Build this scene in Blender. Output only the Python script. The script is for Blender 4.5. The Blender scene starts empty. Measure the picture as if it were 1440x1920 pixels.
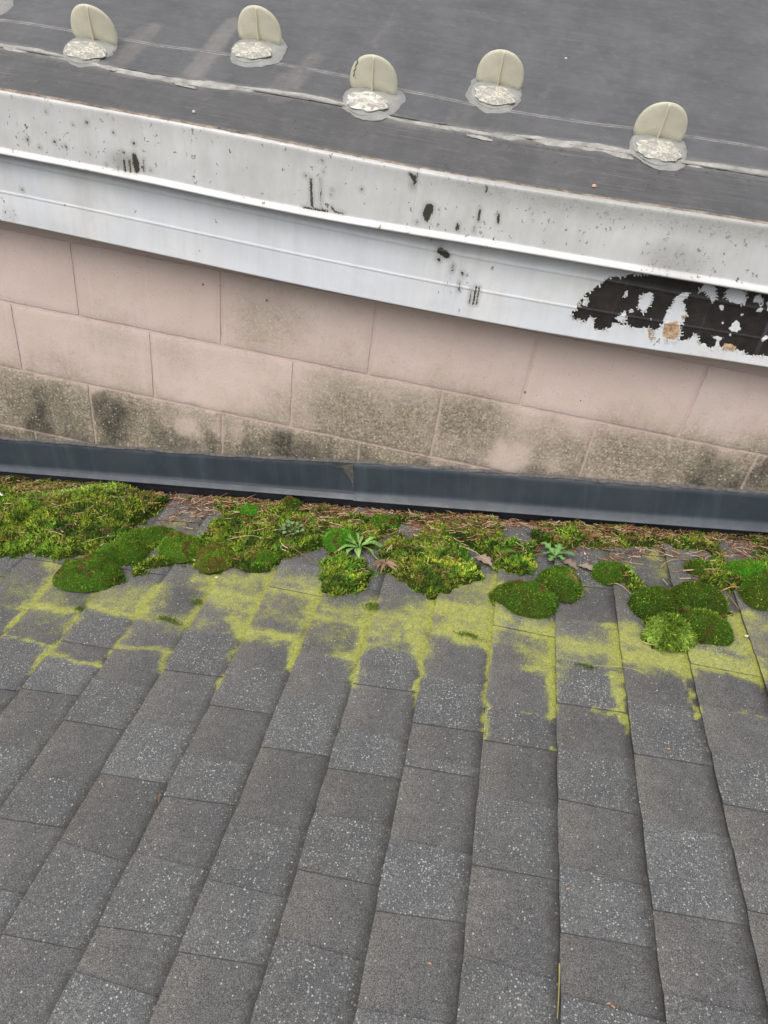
import bpy, math, random
import numpy as np
from mathutils import Matrix, Vector
random.seed(7); rng = np.random.default_rng(7)
scn = bpy.context.scene
col = scn.collection

# ------------------------------------------------------------------ measured data (metres)
TABS = {-3: ('P',[(-0.5615,-0.5778,'P'),(-0.6802,-0.6817,'S')]),-2: ('P',[(-0.4577,-0.459,'P'),(-0.561,-0.5564,'P'),(-0.671,-0.6832,'S'),(-0.8295,-0.8206,'P')]),-1: ('P',[(-0.552,-0.5636,'S'),(-0.6688,-0.6698,'P'),(-0.7159,-0.7236,'S'),(-0.818,-0.8125,'P'),(-0.9566,-0.9576,'S')]),0: ('P',[(-0.4361,-0.431,'P'),(-0.5641,-0.5682,'P'),(-0.6582,-0.6533,'P'),(-0.7586,-0.7663,'S'),(-0.882,-0.8807,'P'),(-1.0088,-1.0126,'S'),(-1.1058,-1.0991,'P'),(-1.2213,-1.2209,'S')]),1: ('P',[(-0.4338,-0.4461,'P'),(-0.5857,-0.6026,'S'),(-0.7164,-0.711,'P'),(-0.858,-0.8614,'S'),(-0.988,-0.9846,'P'),(-1.1283,-1.1433,'S'),(-1.2851,-1.2819,'P')]),2: ('P',[(-0.5592,-0.5693,'P'),(-0.67,-0.6767,'S'),(-0.7954,-0.7937,'P'),(-0.9142,-0.9211,'S'),(-1.0138,-1.0054,'P'),(-1.1248,-1.1306,'S'),(-1.2474,-1.2382,'P'),(-1.2902,-1.292,'P'),(-1.3142,-1.3232,'S')]),3: ('P',[(-0.491,-0.4998,'P'),(-0.6123,-0.6043,'P'),(-0.7523,-0.7488,'S'),(-0.8788,-0.8751,'P'),(-1.0284,-1.0351,'S'),(-1.1473,-1.152,'S'),(-1.261,-1.2542,'P')]),4: ('P',[(-0.4585,-0.4668,'P'),(-0.5636,-0.5759,'S'),(-0.6895,-0.688,'P'),(-0.8079,-0.8186,'S'),(-0.9046,-0.9014,'P'),(-0.9993,-1.0,'S'),(-1.1054,-1.1068,'P'),(-1.213,-1.2228,'S')]),5: ('P',[(-0.4088,-0.3973,'P'),(-0.5031,-0.4948,'P'),(-0.6389,-0.6478,'S'),(-0.7723,-0.7701,'P'),(-0.851,-0.8555,'S'),(-0.8759,-0.8762,'P'),(-1.0239,-1.0286,'S'),(-1.1493,-1.1402,'P'),(-1.2872,-1.28,'S')]),6: ('S',[(-0.4608,-0.4753,'P'),(-0.5789,-0.5779,'P'),(-0.7025,-0.7117,'S'),(-0.7926,-0.7918,'P'),(-0.9092,-0.9204,'S'),(-1.0482,-1.047,'P'),(-1.1901,-1.1993,'S')]),7: ('P',[(-0.4099,-0.4054,'P'),(-0.5419,-0.5557,'S'),(-0.5665,-0.5749,'S'),(-0.6747,-0.6739,'P'),(-0.7864,-0.789,'S'),(-0.8996,-0.9047,'P'),(-1.0234,-1.0356,'S'),(-1.133,-1.1281,'P'),(-1.2184,-1.2261,'S')]),8: ('P',[(-0.3202,-0.3259,'P'),(-0.5225,-0.5256,'P'),(-0.6348,-0.6548,'S'),(-0.7775,-0.7784,'P'),(-0.9176,-0.925,'S'),(-1.0734,-1.0696,'P'),(-1.1908,-1.1965,'S')]),9: ('P',[(-0.2481,-0.2585,'P'),(-0.4071,-0.4167,'S'),(-0.517,-0.53,'P'),(-0.6309,-0.642,'P'),(-0.7495,-0.7678,'S'),(-0.8621,-0.8684,'P'),(-0.9472,-0.9678,'S'),(-1.0489,-1.0546,'P')]),10: ('P',[(-0.3209,-0.3358,'P'),(-0.4721,-0.4861,'S')])}
LICHEN = [([(-0.0082,-0.4777),(0.0905,-0.507),(0.1383,-0.5212)],0.0437,0.45),([(0.1152,-0.6728),(0.1175,-0.6349),(0.1206,-0.5856)],0.0072,1),([(0.1018,-0.558),(0.1627,-0.559)],0.0151,0.8),([(0.1147,-0.4482),(0.1224,-0.5549)],0.0212,0.75),([(0.069,-0.4016),(0.1305,-0.4229)],0.0214,0.7),([(0.1354,-0.5632),(0.2531,-0.5614)],0.009,0.8),([(0.2728,-0.5821),(0.2807,-0.6654)],0.0112,0.85),([(0.1412,-0.6688),(0.2624,-0.6807)],0.0042,0.7),([(0.2557,-0.7134),(0.2643,-0.6946)],0.0123,1),([(0.2744,-0.7104),(0.4162,-0.722)],0.008,0.9),([(0.4216,-0.6069),(0.4129,-0.6801)],0.0096,0.9),([(0.266,-0.7704),(0.2568,-0.7045)],0.0068,0.6),([(0.4229,-0.7455),(0.427,-0.7529)],0.0104,0.5),([(0.2586,-0.4818),(0.416,-0.4688)],0.0319,0.5),([(0.4062,-0.4489),(0.4155,-0.5406)],0.0182,0.9),([(0.2726,-0.5321),(0.4117,-0.5609)],0.012,0.85),([(0.4255,-0.6659),(0.5453,-0.6507)],0.0098,0.7),([(0.5368,-0.6607),(0.5531,-0.7086)],0.0134,0.6),([(0.4334,-0.5478),(0.5404,-0.5508)],0.018,0.4),([(0.5131,-0.389),(0.643,-0.3808)],0.0269,0.75),([(0.584,-0.4541),(0.6924,-0.4984)],0.0279,0.75),([(0.5832,-0.5538),(0.5896,-0.5528)],0.018,0.6),([(0.6536,-0.5238),(0.6929,-0.5742)],0.0176,0.9),([(0.5483,-0.5686),(0.5516,-0.4796)],0.0126,0.6),([(0.6998,-0.7096),(0.7028,-0.7481)],0.0077,0.9),([(0.6904,-0.6536),(0.6901,-0.6193)],0.0085,0.5),([(0.6493,-0.3576),(0.6915,-0.3736)],0.0202,0.8),([(0.7122,-0.3705),(0.801,-0.3791)],0.0334,0.8),([(0.8203,-0.3975),(0.8226,-0.4786)],0.0234,1),([(0.7381,-0.4914),(0.8269,-0.5164)],0.0213,0.6),([(0.7433,-0.5664),(0.8423,-0.5691)],0.0088,0.9),([(0.8299,-0.571),(0.8366,-0.6556)],0.0096,0.9),([(0.8424,-0.6742),(0.8435,-0.674)],0.0054,0.8),([(0.8629,-0.4527),(0.9368,-0.4805),(0.977,-0.4838)],0.0155,0.8),([(0.9325,-0.4618),(0.9671,-0.4368)],0.0191,1),([(0.9644,-0.4858),(0.9752,-0.592)],0.0142,0.85),([(0.8951,-0.5245),(0.9534,-0.5518)],0.0176,0.45),([(0.9431,-0.614),(0.9783,-0.6168)],0.0111,0.9),([(0.9783,-0.6168),(0.9849,-0.6877)],0.0092,0.95),([(0.9989,-0.5268),(1.0576,-0.5357)],0.0205,0.75),([(1.0686,-0.4885),(1.1109,-0.4727)],0.0183,1),([(1.0929,-0.5213),(1.1187,-0.5695)],0.0199,1),([(1.1259,-0.5768),(1.1303,-0.6872)],0.0065,1),([(1.1303,-0.6872),(1.1291,-0.7168)],0.005,0.7),([(1.1268,-0.8197),(1.1328,-0.8748)],0.0044,0.7),([(1.0721,-0.4307),(1.1247,-0.4325)],0.0157,1),([(1.1405,-0.3495),(1.2577,-0.3109)],0.0336,0.75),([(1.135,-0.4113),(1.2654,-0.4302)],0.0339,0.95),([(1.1569,-0.4842),(1.2684,-0.4761)],0.0179,0.85),([(1.1976,-0.5139),(1.2649,-0.5157)],0.013,1),([(1.2659,-0.5294),(1.2764,-0.7624)],0.0059,1),([(1.2743,-0.7627),(1.2727,-0.8516)],0.0055,0.85),([(1.2682,-0.8583),(1.2711,-0.8696)],0.0064,0.9),([(1.2768,-0.4093),(1.3033,-0.4338)],0.0153,0.85),([(1.2623,-0.2778),(1.2819,-0.2639)],0.0138,0.5),([(1.3536,-0.4538),(1.4084,-0.4634)],0.0293,0.6),([(1.3433,-0.5259),(1.4079,-0.5491)],0.0192,0.5),([(1.3507,-0.5857),(1.4021,-0.5823)],0.008,0.85),([(1.4021,-0.5902),(1.4071,-0.7003)],0.0109,1),([(1.3322,-0.7054),(1.4124,-0.7077)],0.0036,0.8),([(1.4067,-0.7902),(1.4087,-0.7948)],0.0078,0.9),([(1.4116,-0.8042),(1.4125,-0.8163)],0.0044,0.6),([(1.4319,-0.4949),(1.5479,-0.5023)],0.0331,0.9),([(1.5365,-0.4165),(1.5426,-0.4156)],0.0147,0.8),([(1.5373,-0.5687),(1.5461,-0.6638)],0.0109,0.95),([(1.4873,-0.6775),(1.5496,-0.6841)],0.0071,1),([(1.5444,-0.6849),(1.5488,-0.7179)],0.0081,0.9),([(1.5631,-0.4571),(1.6474,-0.4783)],0.0246,0.85),([(1.5639,-0.5164),(1.7,-0.5032)],0.0211,0.95),([(1.595,-0.5438),(1.6937,-0.5439)],0.0154,1),([(1.6814,-0.5536),(1.6973,-0.6533)],0.007,1),([(1.5841,-0.4183),(1.5898,-0.421)],0.0174,0.8),([(1.5535,-0.574),(1.5562,-0.5813)],0.0077,0.8),([(1.714,-0.4846),(1.8376,-0.5211)],0.0249,1.05),([(1.8069,-0.3473),(1.8431,-0.3962)],0.0275,0.75),([(1.766,-0.4429),(1.8316,-0.4495)],0.0159,0.85),([(1.8552,-0.3399),(1.8944,-0.3704)],0.0221,0.75),([(1.866,-0.4442),(1.8675,-0.4473)],0.0157,0.65),([(1.8358,-0.5291),(1.8449,-0.5579)],0.0072,0.6),([(1.7718,-0.6343),(1.831,-0.6385)],0.0045,0.6),([(1.4973,-0.2099),(1.6873,-0.1594)],0.0256,0.5),([(1.6727,-0.1152),(1.6751,-0.2057)],0.0232,0.6),([(1.3633,-0.2951),(1.4935,-0.2965)],0.0227,0.5),([(0.3348,-0.1659),(0.3835,-0.1998)],0.0264,0.6),([(0.0342,-0.5155),(0.185,-0.5351)],0.052,0.5),([(0.1761,-0.6354),(0.2702,-0.6019)],0.038,0.4),([(0.2973,-0.4973),(0.4262,-0.519)],0.0462,0.55),([(0.488,-0.5873),(0.5444,-0.5598)],0.0388,0.42),([(0.5816,-0.4119),(0.6922,-0.4786)],0.0534,0.6),([(0.7257,-0.4117),(0.8601,-0.4922)],0.0555,0.6),([(0.9041,-0.5595),(0.9583,-0.4579)],0.047,0.5),([(1.0203,-0.5052),(1.1119,-0.4344)],0.0533,0.6),([(1.1755,-0.4247),(1.2343,-0.3561)],0.0653,0.65),([(1.3664,-0.4877),(1.3907,-0.5681)],0.0434,0.48),([(1.4726,-0.5057),(1.5216,-0.4636)],0.0486,0.55),([(0.7244,-0.5693),(0.8299,-0.571)],0.035,0.4),([(0.9431,-0.614),(0.9761,-0.6498)],0.0244,0.4)]
MOSS = {'a': [(-0.671,-0.023),(-0.4738,0.0385),(-0.2614,0.021),(-0.0811,0.0112),(0.0964,-0.0044),(0.2585,-0.0391),(0.2578,-0.1113),(0.2413,-0.1651),(0.2365,-0.199),(0.3096,-0.2183),(0.3617,-0.2242),(0.3712,-0.2794),(0.317,-0.3317),(0.278,-0.3779),(0.2036,-0.3579),(0.109,-0.362),(0.093,-0.3885),(-0.011,-0.3795),(-0.0769,-0.4038),(-0.308,-0.4521)],'b': [(0.2712,-0.0281),(0.4764,-0.0154),(0.6327,-0.024),(0.8013,-0.0357),(0.9335,-0.054),(0.976,-0.1156),(0.9436,-0.1462),(0.922,-0.2242),(0.8443,-0.211),(0.7871,-0.2242),(0.7378,-0.2631),(0.7017,-0.2922),(0.6835,-0.3412),(0.6338,-0.3554),(0.5849,-0.3444),(0.4948,-0.3461),(0.4343,-0.3479),(0.3293,-0.4163),(0.2926,-0.3758),(0.3969,-0.3005),(0.4452,-0.191),(0.4448,-0.1504),(0.4783,-0.1093),(0.3953,-0.0716)],'c': [(0.8035,-0.2844),(0.8529,-0.2463),(0.9318,-0.2702),(0.9639,-0.3221),(0.9523,-0.3672),(0.919,-0.4036),(0.8562,-0.4274),(0.8227,-0.3759)],'d': [(0.9411,-0.2454),(0.9783,-0.1283),(1.0653,-0.1029),(1.1573,-0.1208),(1.2086,-0.2064),(1.2349,-0.2928),(1.1913,-0.3208),(1.1626,-0.3669),(1.1265,-0.3967),(1.0749,-0.3635),(1.0129,-0.3214),(0.9734,-0.2984)],'e': [(0.9298,-0.0349),(1.0984,-0.0029),(1.2763,-0.0141),(1.2848,-0.0974),(1.2783,-0.1962),(1.2292,-0.1986),(1.1606,-0.153),(1.0403,-0.1375),(0.9709,-0.1294)],'f': [(1.2427,-0.1896),(1.3017,-0.0822),(1.3742,-0.0589),(1.3685,-0.183),(1.3628,-0.2629),(1.309,-0.2643),(1.2673,-0.2483)],'g': [(1.2988,-0.011),(1.4329,-0.011),(1.65,-0.0068),(1.8315,-0.0066),(2.0643,0.0091),(1.9915,-0.2618),(1.8837,-0.3168),(1.8571,-0.2461),(1.7864,-0.2628),(1.7655,-0.2245),(1.8093,-0.0954),(1.7616,-0.1023),(1.6969,-0.0829),(1.6117,-0.1145),(1.5016,-0.1111),(1.4311,-0.1407),(1.3606,-0.1241)],'i': [(1.6159,-0.2782),(1.7367,-0.2642),(1.8203,-0.2778),(1.7849,-0.414),(1.7065,-0.4607),(1.6232,-0.439),(1.614,-0.3579)],'h': [(1.5661,-0.1772),(1.6091,-0.2155),(1.6415,-0.2743),(1.6244,-0.3174),(1.5846,-0.2725)]}
LIME = [(0.0009,-0.1262,0.12,0.05),(-0.0878,-0.2394,0.1,0.04),(0.0701,-0.024,0.08,0.03),(1.3619,-0.2071,0.05,0.03),(1.152,-0.272,0.12,0.05),(0.8799,-0.3565,0.09,0.04)]
GAPS = [[(0.2911,-0.0711),(0.3819,0.0026),(0.4205,-0.1117),(0.4066,-0.1965),(0.2874,-0.1726)],[(1.2847,-0.0319),(1.3592,-0.0348),(1.3393,-0.1272),(1.2889,-0.1221)],[(1.4726,-0.1443),(1.5829,-0.133),(1.6951,-0.0977),(1.7881,-0.1031),(1.7735,-0.1911),(1.6934,-0.2139),(1.6066,-0.1713),(1.4715,-0.1796)],[(0.9835,-0.1145),(1.022,-0.069),(1.0505,-0.105),(1.0182,-0.1407)],[(1.8548,-0.0284),(1.9257,-0.0427),(1.914,-0.1262),(1.852,-0.1465)]]
CUSH = [(0.2201,-0.4363,0.0909,0.0593,'a'),(0.2595,-0.3493,0.0672,0.0426,'a'),(0.304,-0.2507,0.0756,0.0331,'a'),(0.415,-0.2951,0.062,0.0509,'b'),(0.5202,-0.3263,0.0539,0.0471,'c'),(0.5376,-0.0893,0.0284,0.0275,'d'),(1.3492,-0.3686,0.0797,0.0502,'e'),(1.4222,-0.3076,0.0521,0.049,'e'),(1.5488,-0.2346,0.0393,0.0332,'e'),(1.6421,-0.3463,0.0465,0.0495,'f'),(1.7452,-0.3117,0.0705,0.0369,'f'),(1.7463,-0.412,0.0555,0.0418,'e'),(1.6605,-0.4469,0.0508,0.0388,'g'),(1.7687,-0.1733,0.0284,0.0224,'e'),(1.8873,-0.1786,0.0529,0.0328,'d'),(1.909,-0.2582,0.0533,0.0518,'e'),(0.8361,-0.1965,0.0458,0.0415,'d'),(0.6583,-0.2975,0.0362,0.0219,'b'),(0.9404,-0.09,0.0342,0.0206,'b'),(0.6482,-0.0468,0.0333,0.0206,'e')]
POS = {'dand': (0.8978,-0.2156),'cress': (0.6992,-0.1863),'seedl': (1.4168,-0.176),'dead': (0.9818,-0.2904),'oak1': (1.2309,-0.2217),'oak2': (1.4504,-0.2055),'oak3': (1.4944,-0.2148),'feather': (-0.233,-0.1646),'grass1': (0.9808,-0.4387),'sprig2': (0.5004,-0.5608),'sprig3': (0.2576,-0.5567),'sprig4': (1.2212,-0.5032),'sprig5': (1.4762,-0.561),'sprig6': (0.5415,-0.4893)}
TWIGS = {'a': [(1.7316,-0.1974),(1.7735,-0.1911),(1.8166,-0.1782)],'b': [(1.6818,-0.1827),(1.7148,-0.1508),(1.7684,-0.143)],'c': [(1.8381,-0.0308),(1.8346,-0.0798),(1.8084,-0.1303)],'d': [(1.8142,-0.2586),(1.8415,-0.2443),(1.8474,-0.2516)],'e': [(1.2226,-0.2043),(1.2406,-0.2203),(1.2592,-0.2495)],'f': [(1.1643,-0.189),(1.2017,-0.2074),(1.2316,-0.2309)],'g': [(0.3485,-0.0632),(0.388,-0.0122),(0.412,0.0067)],'h': [(0.4816,-0.0743),(0.5226,-0.0242),(0.5534,0.0105)],'i': [(0.5325,-0.2485),(0.5877,-0.228),(0.6274,-0.2298)],'j': [(0.7038,-0.2511),(0.7412,-0.2746),(0.8068,-0.323)],'k': [(1.5463,-0.272),(1.5717,-0.2744),(1.5992,-0.3072)],'l': [(1.6086,-0.4674),(1.6358,-0.4802),(1.6929,-0.4763)],'m': [(1.4147,-1.1776),(1.4135,-1.2124),(1.4108,-1.2502)],'n': [(-0.0157,-0.2153),(0.0247,-0.1955),(0.1161,-0.1251)],'o': [(0.1364,-0.3259),(0.1712,-0.3007),(0.2154,-0.2764)],'p': [(1.8248,-0.2671),(1.8329,-0.3053),(1.8411,-0.3232)],'q': [(1.4932,-0.5599),(1.5714,-0.5586),(1.6078,-0.5776)],'r': [(0.6955,-1.0097),(0.698,-1.0172),(0.7025,-1.0308)]}
FLAKES = [(1.8377,-0.411),(0.1852,-0.2756),(-0.0372,-0.323),(0.6534,-0.0092),(0.4728,-0.3376),(0.5536,-0.3897),(1.6241,-0.7568),(1.4823,-1.2187),(1.2259,-1.211),(1.4297,-1.0625),(1.4879,-1.2218)]
BLACK = [(-0.178,-0.116,0.0422,0.8),(-0.1768,-0.1613,0.0307,0.7),(-0.0988,-0.0453,0.0198,0.5),(0.0261,-0.0525,0.0262,0.9),(0.0806,-0.0934,0.0296,1),(0.0614,-0.1524,0.0301,0.9),(0.132,-0.0816,0.0229,0.5),(0.2135,-0.1114,0.0294,0.6),(0.2659,-0.1356,0.0295,0.6),(0.3632,-0.1126,0.0259,0.7),(0.5817,-0.0483,0.0281,0.9),(0.5992,-0.0799,0.0283,0.9),(0.7174,-0.0569,0.0248,0.7),(-0.209,-0.1968,0.0207,0.8),(-0.148,-0.2014,0.0207,0.8),(1.7149,0.1441,0.0321,0.7),(1.854,0.1522,0.0237,0.9),(0.8413,-0.0395,0.0214,0.6),(0.4944,-0.0923,0.0255,0.5),(-0.2667,-0.1268,0.0273,0.5),(0.6551,-0.0755,0.0219,0.6),(1.7569,0.1413,0.0187,0.5),(1.6319,0.127,0.019,0.4),(-0.0448,-0.1494,0.0337,0.5),(1.4119,0.09,0.0196,0.5),(0.9954,0.0577,0.0293,0.35),(-0.0904,-0.1053,0.0335,0.4)]
OLIVE = [(-0.2995,-0.1161,0.1023,1),(-0.1437,-0.1173,0.1011,1),(0.0103,-0.1185,0.0999,1),(0.1652,-0.0829,0.0896,1),(0.2974,-0.0972,0.0567,0.6),(0.4291,-0.0753,0.0637,0.7),(0.5583,-0.0628,0.0628,0.8),(0.7014,-0.0554,0.0775,0.9),(0.764,-0.0493,0.0616,0.8),(0.5087,-0.0128,0.0622,0.5),(0.569,0.0602,0.0531,0.45),(0.7213,0.0779,0.0894,0.9),(0.8303,0.0528,0.0743,0.9),(0.9302,0.0925,0.0874,0.9),(1.0579,0.1217,0.0714,0.9),(1.1423,0.1004,0.0856,0.8),(1.124,0.1529,0.0563,0.6),(1.2877,0.1263,0.0629,0.5),(1.356,0.0848,0.0563,0.7),(1.4994,0.1277,0.0823,1),(1.6255,0.1254,0.0814,1),(1.735,0.1277,0.0806,1),(1.846,0.1552,0.0791,1),(0.091,0.1823,0.0762,0.3),(0.4862,0.3051,0.071,0.35),(0.5876,0.2964,0.0565,0.3),(0.2902,0.1455,0.0606,0.2),(0.8596,-0.0618,0.0766,0.9),(0.9623,-0.0191,0.0601,0.8),(0.7579,0.1665,0.0723,0.3),(1.3983,0.5221,0.0728,0.1),(-0.0727,0.0202,0.0646,0.3),(0.5024,0.2352,0.0435,0.25)]
PINK = [(1.2348,0.047,0.0547,0.9),(0.2983,-0.0701,0.0354,0.8),(0.4452,-0.045,0.0347,0.6),(1.3489,0.0578,0.0284,0.5),(1.0401,-0.0266,0.0299,0.4),(0.3804,-0.0512,0.0222,0.6)]
FASC = {'top': [(-0.0762,0.7354),(0.4093,0.7342),(0.8728,0.7228),(1.235,0.7275),(1.5999,0.7392)],'lip': [(-0.0933,0.6082),(0.2336,0.6059),(0.5757,0.5944),(0.8219,0.5966),(1.1076,0.6036),(1.3849,0.606),(1.6518,0.6126)],'bot': [(-0.1444,0.4462),(0.2337,0.4385),(0.6006,0.4284),(1.0463,0.4256),(1.397,0.432),(1.7291,0.4501)],'rib': [(-0.1287,0.5254),(0.2798,0.5211),(0.802,0.5133),(1.1773,0.5118)],'bead': [(-0.1167,0.5862),(0.1515,0.5827),(0.6694,0.5701),(1.0428,0.5642),(1.2349,0.5685)]}
BROWN = [(1.2737,0.4868),(1.2754,0.4921),(1.2815,0.4933),(1.2815,0.5048),(1.2846,0.5217),(1.2893,0.5274),(1.295,0.5349),(1.3043,0.5462),(1.3135,0.5575),(1.3251,0.5706),(1.3338,0.5775),(1.3612,0.5842),(1.3669,0.5902),(1.3892,0.5924),(1.4168,0.6015),(1.4371,0.6129),(1.5249,0.6199),(1.6556,0.6201),(1.7317,0.6208),(1.797,0.4789),(1.7193,0.4728),(1.7082,0.4698),(1.6872,0.4678),(1.6736,0.4667),(1.6653,0.4718),(1.651,0.4722),(1.6398,0.4689),(1.6214,0.4678),(1.6169,0.4753),(1.6027,0.4673),(1.5892,0.4656),(1.5836,0.4718),(1.5766,0.4738),(1.5705,0.4692),(1.5649,0.4714),(1.5634,0.4795),(1.5508,0.492),(1.5473,0.4846),(1.5423,0.4769),(1.5287,0.4708),(1.4723,0.4593),(1.4677,0.4634),(1.4506,0.4852),(1.4392,0.4812),(1.4272,0.4788),(1.4117,0.4774),(1.4022,0.4822),(1.3921,0.4785),(1.3756,0.4802),(1.369,0.4806),(1.3664,0.4684),(1.3527,0.4606),(1.3379,0.4559),(1.3313,0.4614),(1.3256,0.4804),(1.3197,0.4842),(1.3125,0.4811),(1.3103,0.4723),(1.3015,0.4689),(1.2935,0.474),(1.2848,0.4706),(1.2777,0.4726)]
HOLES = [[(1.4617,0.4807),(1.468,0.4853),(1.474,0.4998),(1.4738,0.5226),(1.4778,0.5331),(1.4811,0.5497),(1.4776,0.5554),(1.4914,0.5722),(1.5046,0.5778),(1.505,0.5685),(1.4961,0.551),(1.5053,0.5512),(1.5099,0.5345),(1.5214,0.5287),(1.5135,0.5207),(1.5192,0.5136),(1.5112,0.5055),(1.5235,0.4764),(1.5086,0.465),(1.4734,0.4561),(1.4614,0.4537)],[(1.3755,0.5543),(1.3827,0.5484),(1.3809,0.5426),(1.3748,0.5421),(1.3708,0.5477)],[(1.4071,0.5483),(1.4216,0.5605),(1.432,0.5619),(1.4361,0.5411),(1.4306,0.5207),(1.4236,0.5134),(1.4172,0.5229),(1.4088,0.5245)],[(1.3716,0.4977),(1.3811,0.5029),(1.3833,0.5108),(1.3892,0.5093),(1.3915,0.4983),(1.3941,0.4873),(1.3911,0.4817),(1.3866,0.4907),(1.3811,0.483),(1.3721,0.4912)],[(1.4038,0.5148),(1.4036,0.5111),(1.4009,0.5097),(1.3978,0.5116),(1.3965,0.5154),(1.3981,0.5182),(1.4013,0.518)],[(1.2889,0.5231),(1.2967,0.524),(1.3018,0.512),(1.3004,0.5058),(1.2904,0.5049)],[(1.522,0.5842),(1.5283,0.5993),(1.5533,0.6009),(1.5601,0.5837),(1.5627,0.5654),(1.5565,0.5658),(1.5406,0.5831),(1.5273,0.5821)],[(1.5753,0.5835),(1.5831,0.5865),(1.5726,0.6015),(1.6063,0.6032),(1.6227,0.5925),(1.6257,0.5744),(1.6095,0.5697),(1.5946,0.5731)],[(1.612,0.5966),(1.6213,0.603),(1.6336,0.6023),(1.6249,0.5945)],[(1.6367,0.5982),(1.6513,0.6025),(1.6565,0.5974),(1.6473,0.591)],[(1.6388,0.5863),(1.6628,0.5862),(1.6554,0.5755),(1.6425,0.5776)],[(1.6526,0.5608),(1.6559,0.5708),(1.665,0.5742),(1.6645,0.5647)],[(1.6671,0.5762),(1.6678,0.5918),(1.6863,0.5768),(1.6772,0.5703)],[(1.5886,0.5584),(1.5887,0.553),(1.5849,0.5509),(1.5801,0.5537),(1.5778,0.5594),(1.5799,0.5635),(1.5847,0.5631)],[(1.6,0.5274),(1.6001,0.5235),(1.5974,0.522),(1.594,0.524),(1.5924,0.528),(1.5938,0.531),(1.5972,0.5307)],[(1.6151,0.5147),(1.6173,0.5282),(1.6228,0.5374),(1.6315,0.531),(1.6407,0.5199),(1.6347,0.5121),(1.6204,0.5092)],[(1.6257,0.5031),(1.6258,0.5002),(1.6238,0.4992),(1.6214,0.5006),(1.6202,0.5035),(1.6212,0.5057),(1.6236,0.5055)],[(1.5851,0.4922),(1.5982,0.4949),(1.613,0.4929),(1.6076,0.4868),(1.6113,0.4657),(1.6019,0.4655),(1.6004,0.4853)],[(1.6893,0.5067),(1.6945,0.516),(1.7023,0.5192),(1.7034,0.5096),(1.6944,0.5021)],[(1.6321,0.5504),(1.6322,0.5479),(1.6305,0.547),(1.6283,0.5483),(1.6272,0.5508),(1.6281,0.5527),(1.6303,0.5525)],[(1.436,0.5789),(1.4359,0.5767),(1.4344,0.5759),(1.4325,0.577),(1.4317,0.5793),(1.4326,0.5809),(1.4345,0.5808)],[(1.4484,0.5046),(1.4484,0.5026),(1.447,0.5018),(1.4453,0.5029),(1.4445,0.5049),(1.4454,0.5064),(1.4471,0.5063)]]
TAN = [[(1.477,0.5004),(1.5041,0.5123),(1.5209,0.4792),(1.5075,0.4681),(1.485,0.4686)],[(1.5054,0.5256),(1.5214,0.5287),(1.5128,0.514)],[(1.4487,0.4815),(1.4602,0.4804),(1.4691,0.4637),(1.4614,0.4537),(1.4551,0.4626)],[(1.6187,0.4824),(1.6338,0.4838),(1.6485,0.4784),(1.6459,0.4694),(1.6204,0.4665)],[(1.2806,0.5079),(1.2888,0.5127),(1.2889,0.5013)]]
HOLE = [(0.9054,0.6609),(0.9153,0.6655),(0.9227,0.6618),(0.9233,0.65),(0.9173,0.635),(0.9153,0.6276),(0.9099,0.6277),(0.9044,0.6348),(0.9007,0.6442),(0.9036,0.6526)]
DRIP = [(0.2317,0.6571),(0.2385,0.6604),(0.2465,0.6434),(0.2478,0.6251),(0.239,0.6144),(0.2355,0.6208),(0.2315,0.6388)]
STREAK = [([(0.211,0.6397),(0.2117,0.6175)],0.00278),([(0.224,0.6417),(0.2246,0.6173)],0.00252),([(0.197,0.6264),(0.1948,0.6171)],0.00152),([(0.2591,0.6494),(0.2586,0.625)],0.00175),([(0.6464,0.6706),(0.6528,0.6164)],0.00286),([(0.668,0.6741),(0.6756,0.609)],0.00095),([(0.6335,0.6098),(0.6706,0.6104),(0.689,0.6112)],0.00244),([(0.6967,0.6215),(0.7074,0.6121),(0.7259,0.6118)],0.00181),([(0.8622,0.7159),(0.876,0.7023)],0.00344),([(0.877,0.7183),(0.8723,0.6964)],0.00229),([(1.0264,0.7194),(1.0277,0.708)],0.00225),([(1.022,0.6696),(1.023,0.6478)],0.00275),([(1.0633,0.6667),(1.0653,0.6528)],0.00286),([(0.9812,0.6329),(0.9817,0.624)],0.00327),([(0.6339,0.6762),(0.6346,0.6757)],0.00238),([(0.6739,0.6901),(0.6745,0.6896)],0.00177),([(0.7611,0.6686),(0.7618,0.6682)],0.00259),([(0.696,0.6569),(0.6967,0.6565)],0.00179),([(0.6946,0.6457),(0.6952,0.6452)],0.0018),([(0.1285,0.7037),(0.1291,0.7033)],0.00324),([(0.0956,0.6946),(0.0962,0.6941)],0.00163),([(0.0343,0.7108),(0.0348,0.7104)],0.00176),([(-0.0214,0.6467),(-0.0209,0.6462)],0.00258),([(0.0447,0.6524),(0.0453,0.652)],0.00281),([(0.0711,0.6466),(0.0717,0.6461)],0.00255),([(0.0069,0.6356),(0.0074,0.6351)],0.00194),([(0.2372,0.6786),(0.2378,0.6782)],0.00298),([(0.2112,0.6562),(0.2118,0.6557)],0.00251),([(0.2743,0.6297),(0.2749,0.6293)],0.00189),([(0.2528,0.633),(0.2534,0.6325)],0.00189),([(0.167,0.6239),(0.1676,0.6234)],0.00191),([(0.1905,0.6929),(0.1911,0.6924)],0.00186),([(0.891,0.623),(0.8916,0.6225)],0.0026),([(0.6685,0.7115),(0.6692,0.711)],0.00234),([(1.0177,0.6336),(1.0184,0.6331)],0.00163),([(1.0182,0.6258),(1.0188,0.6254)],0.00163)]
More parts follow.
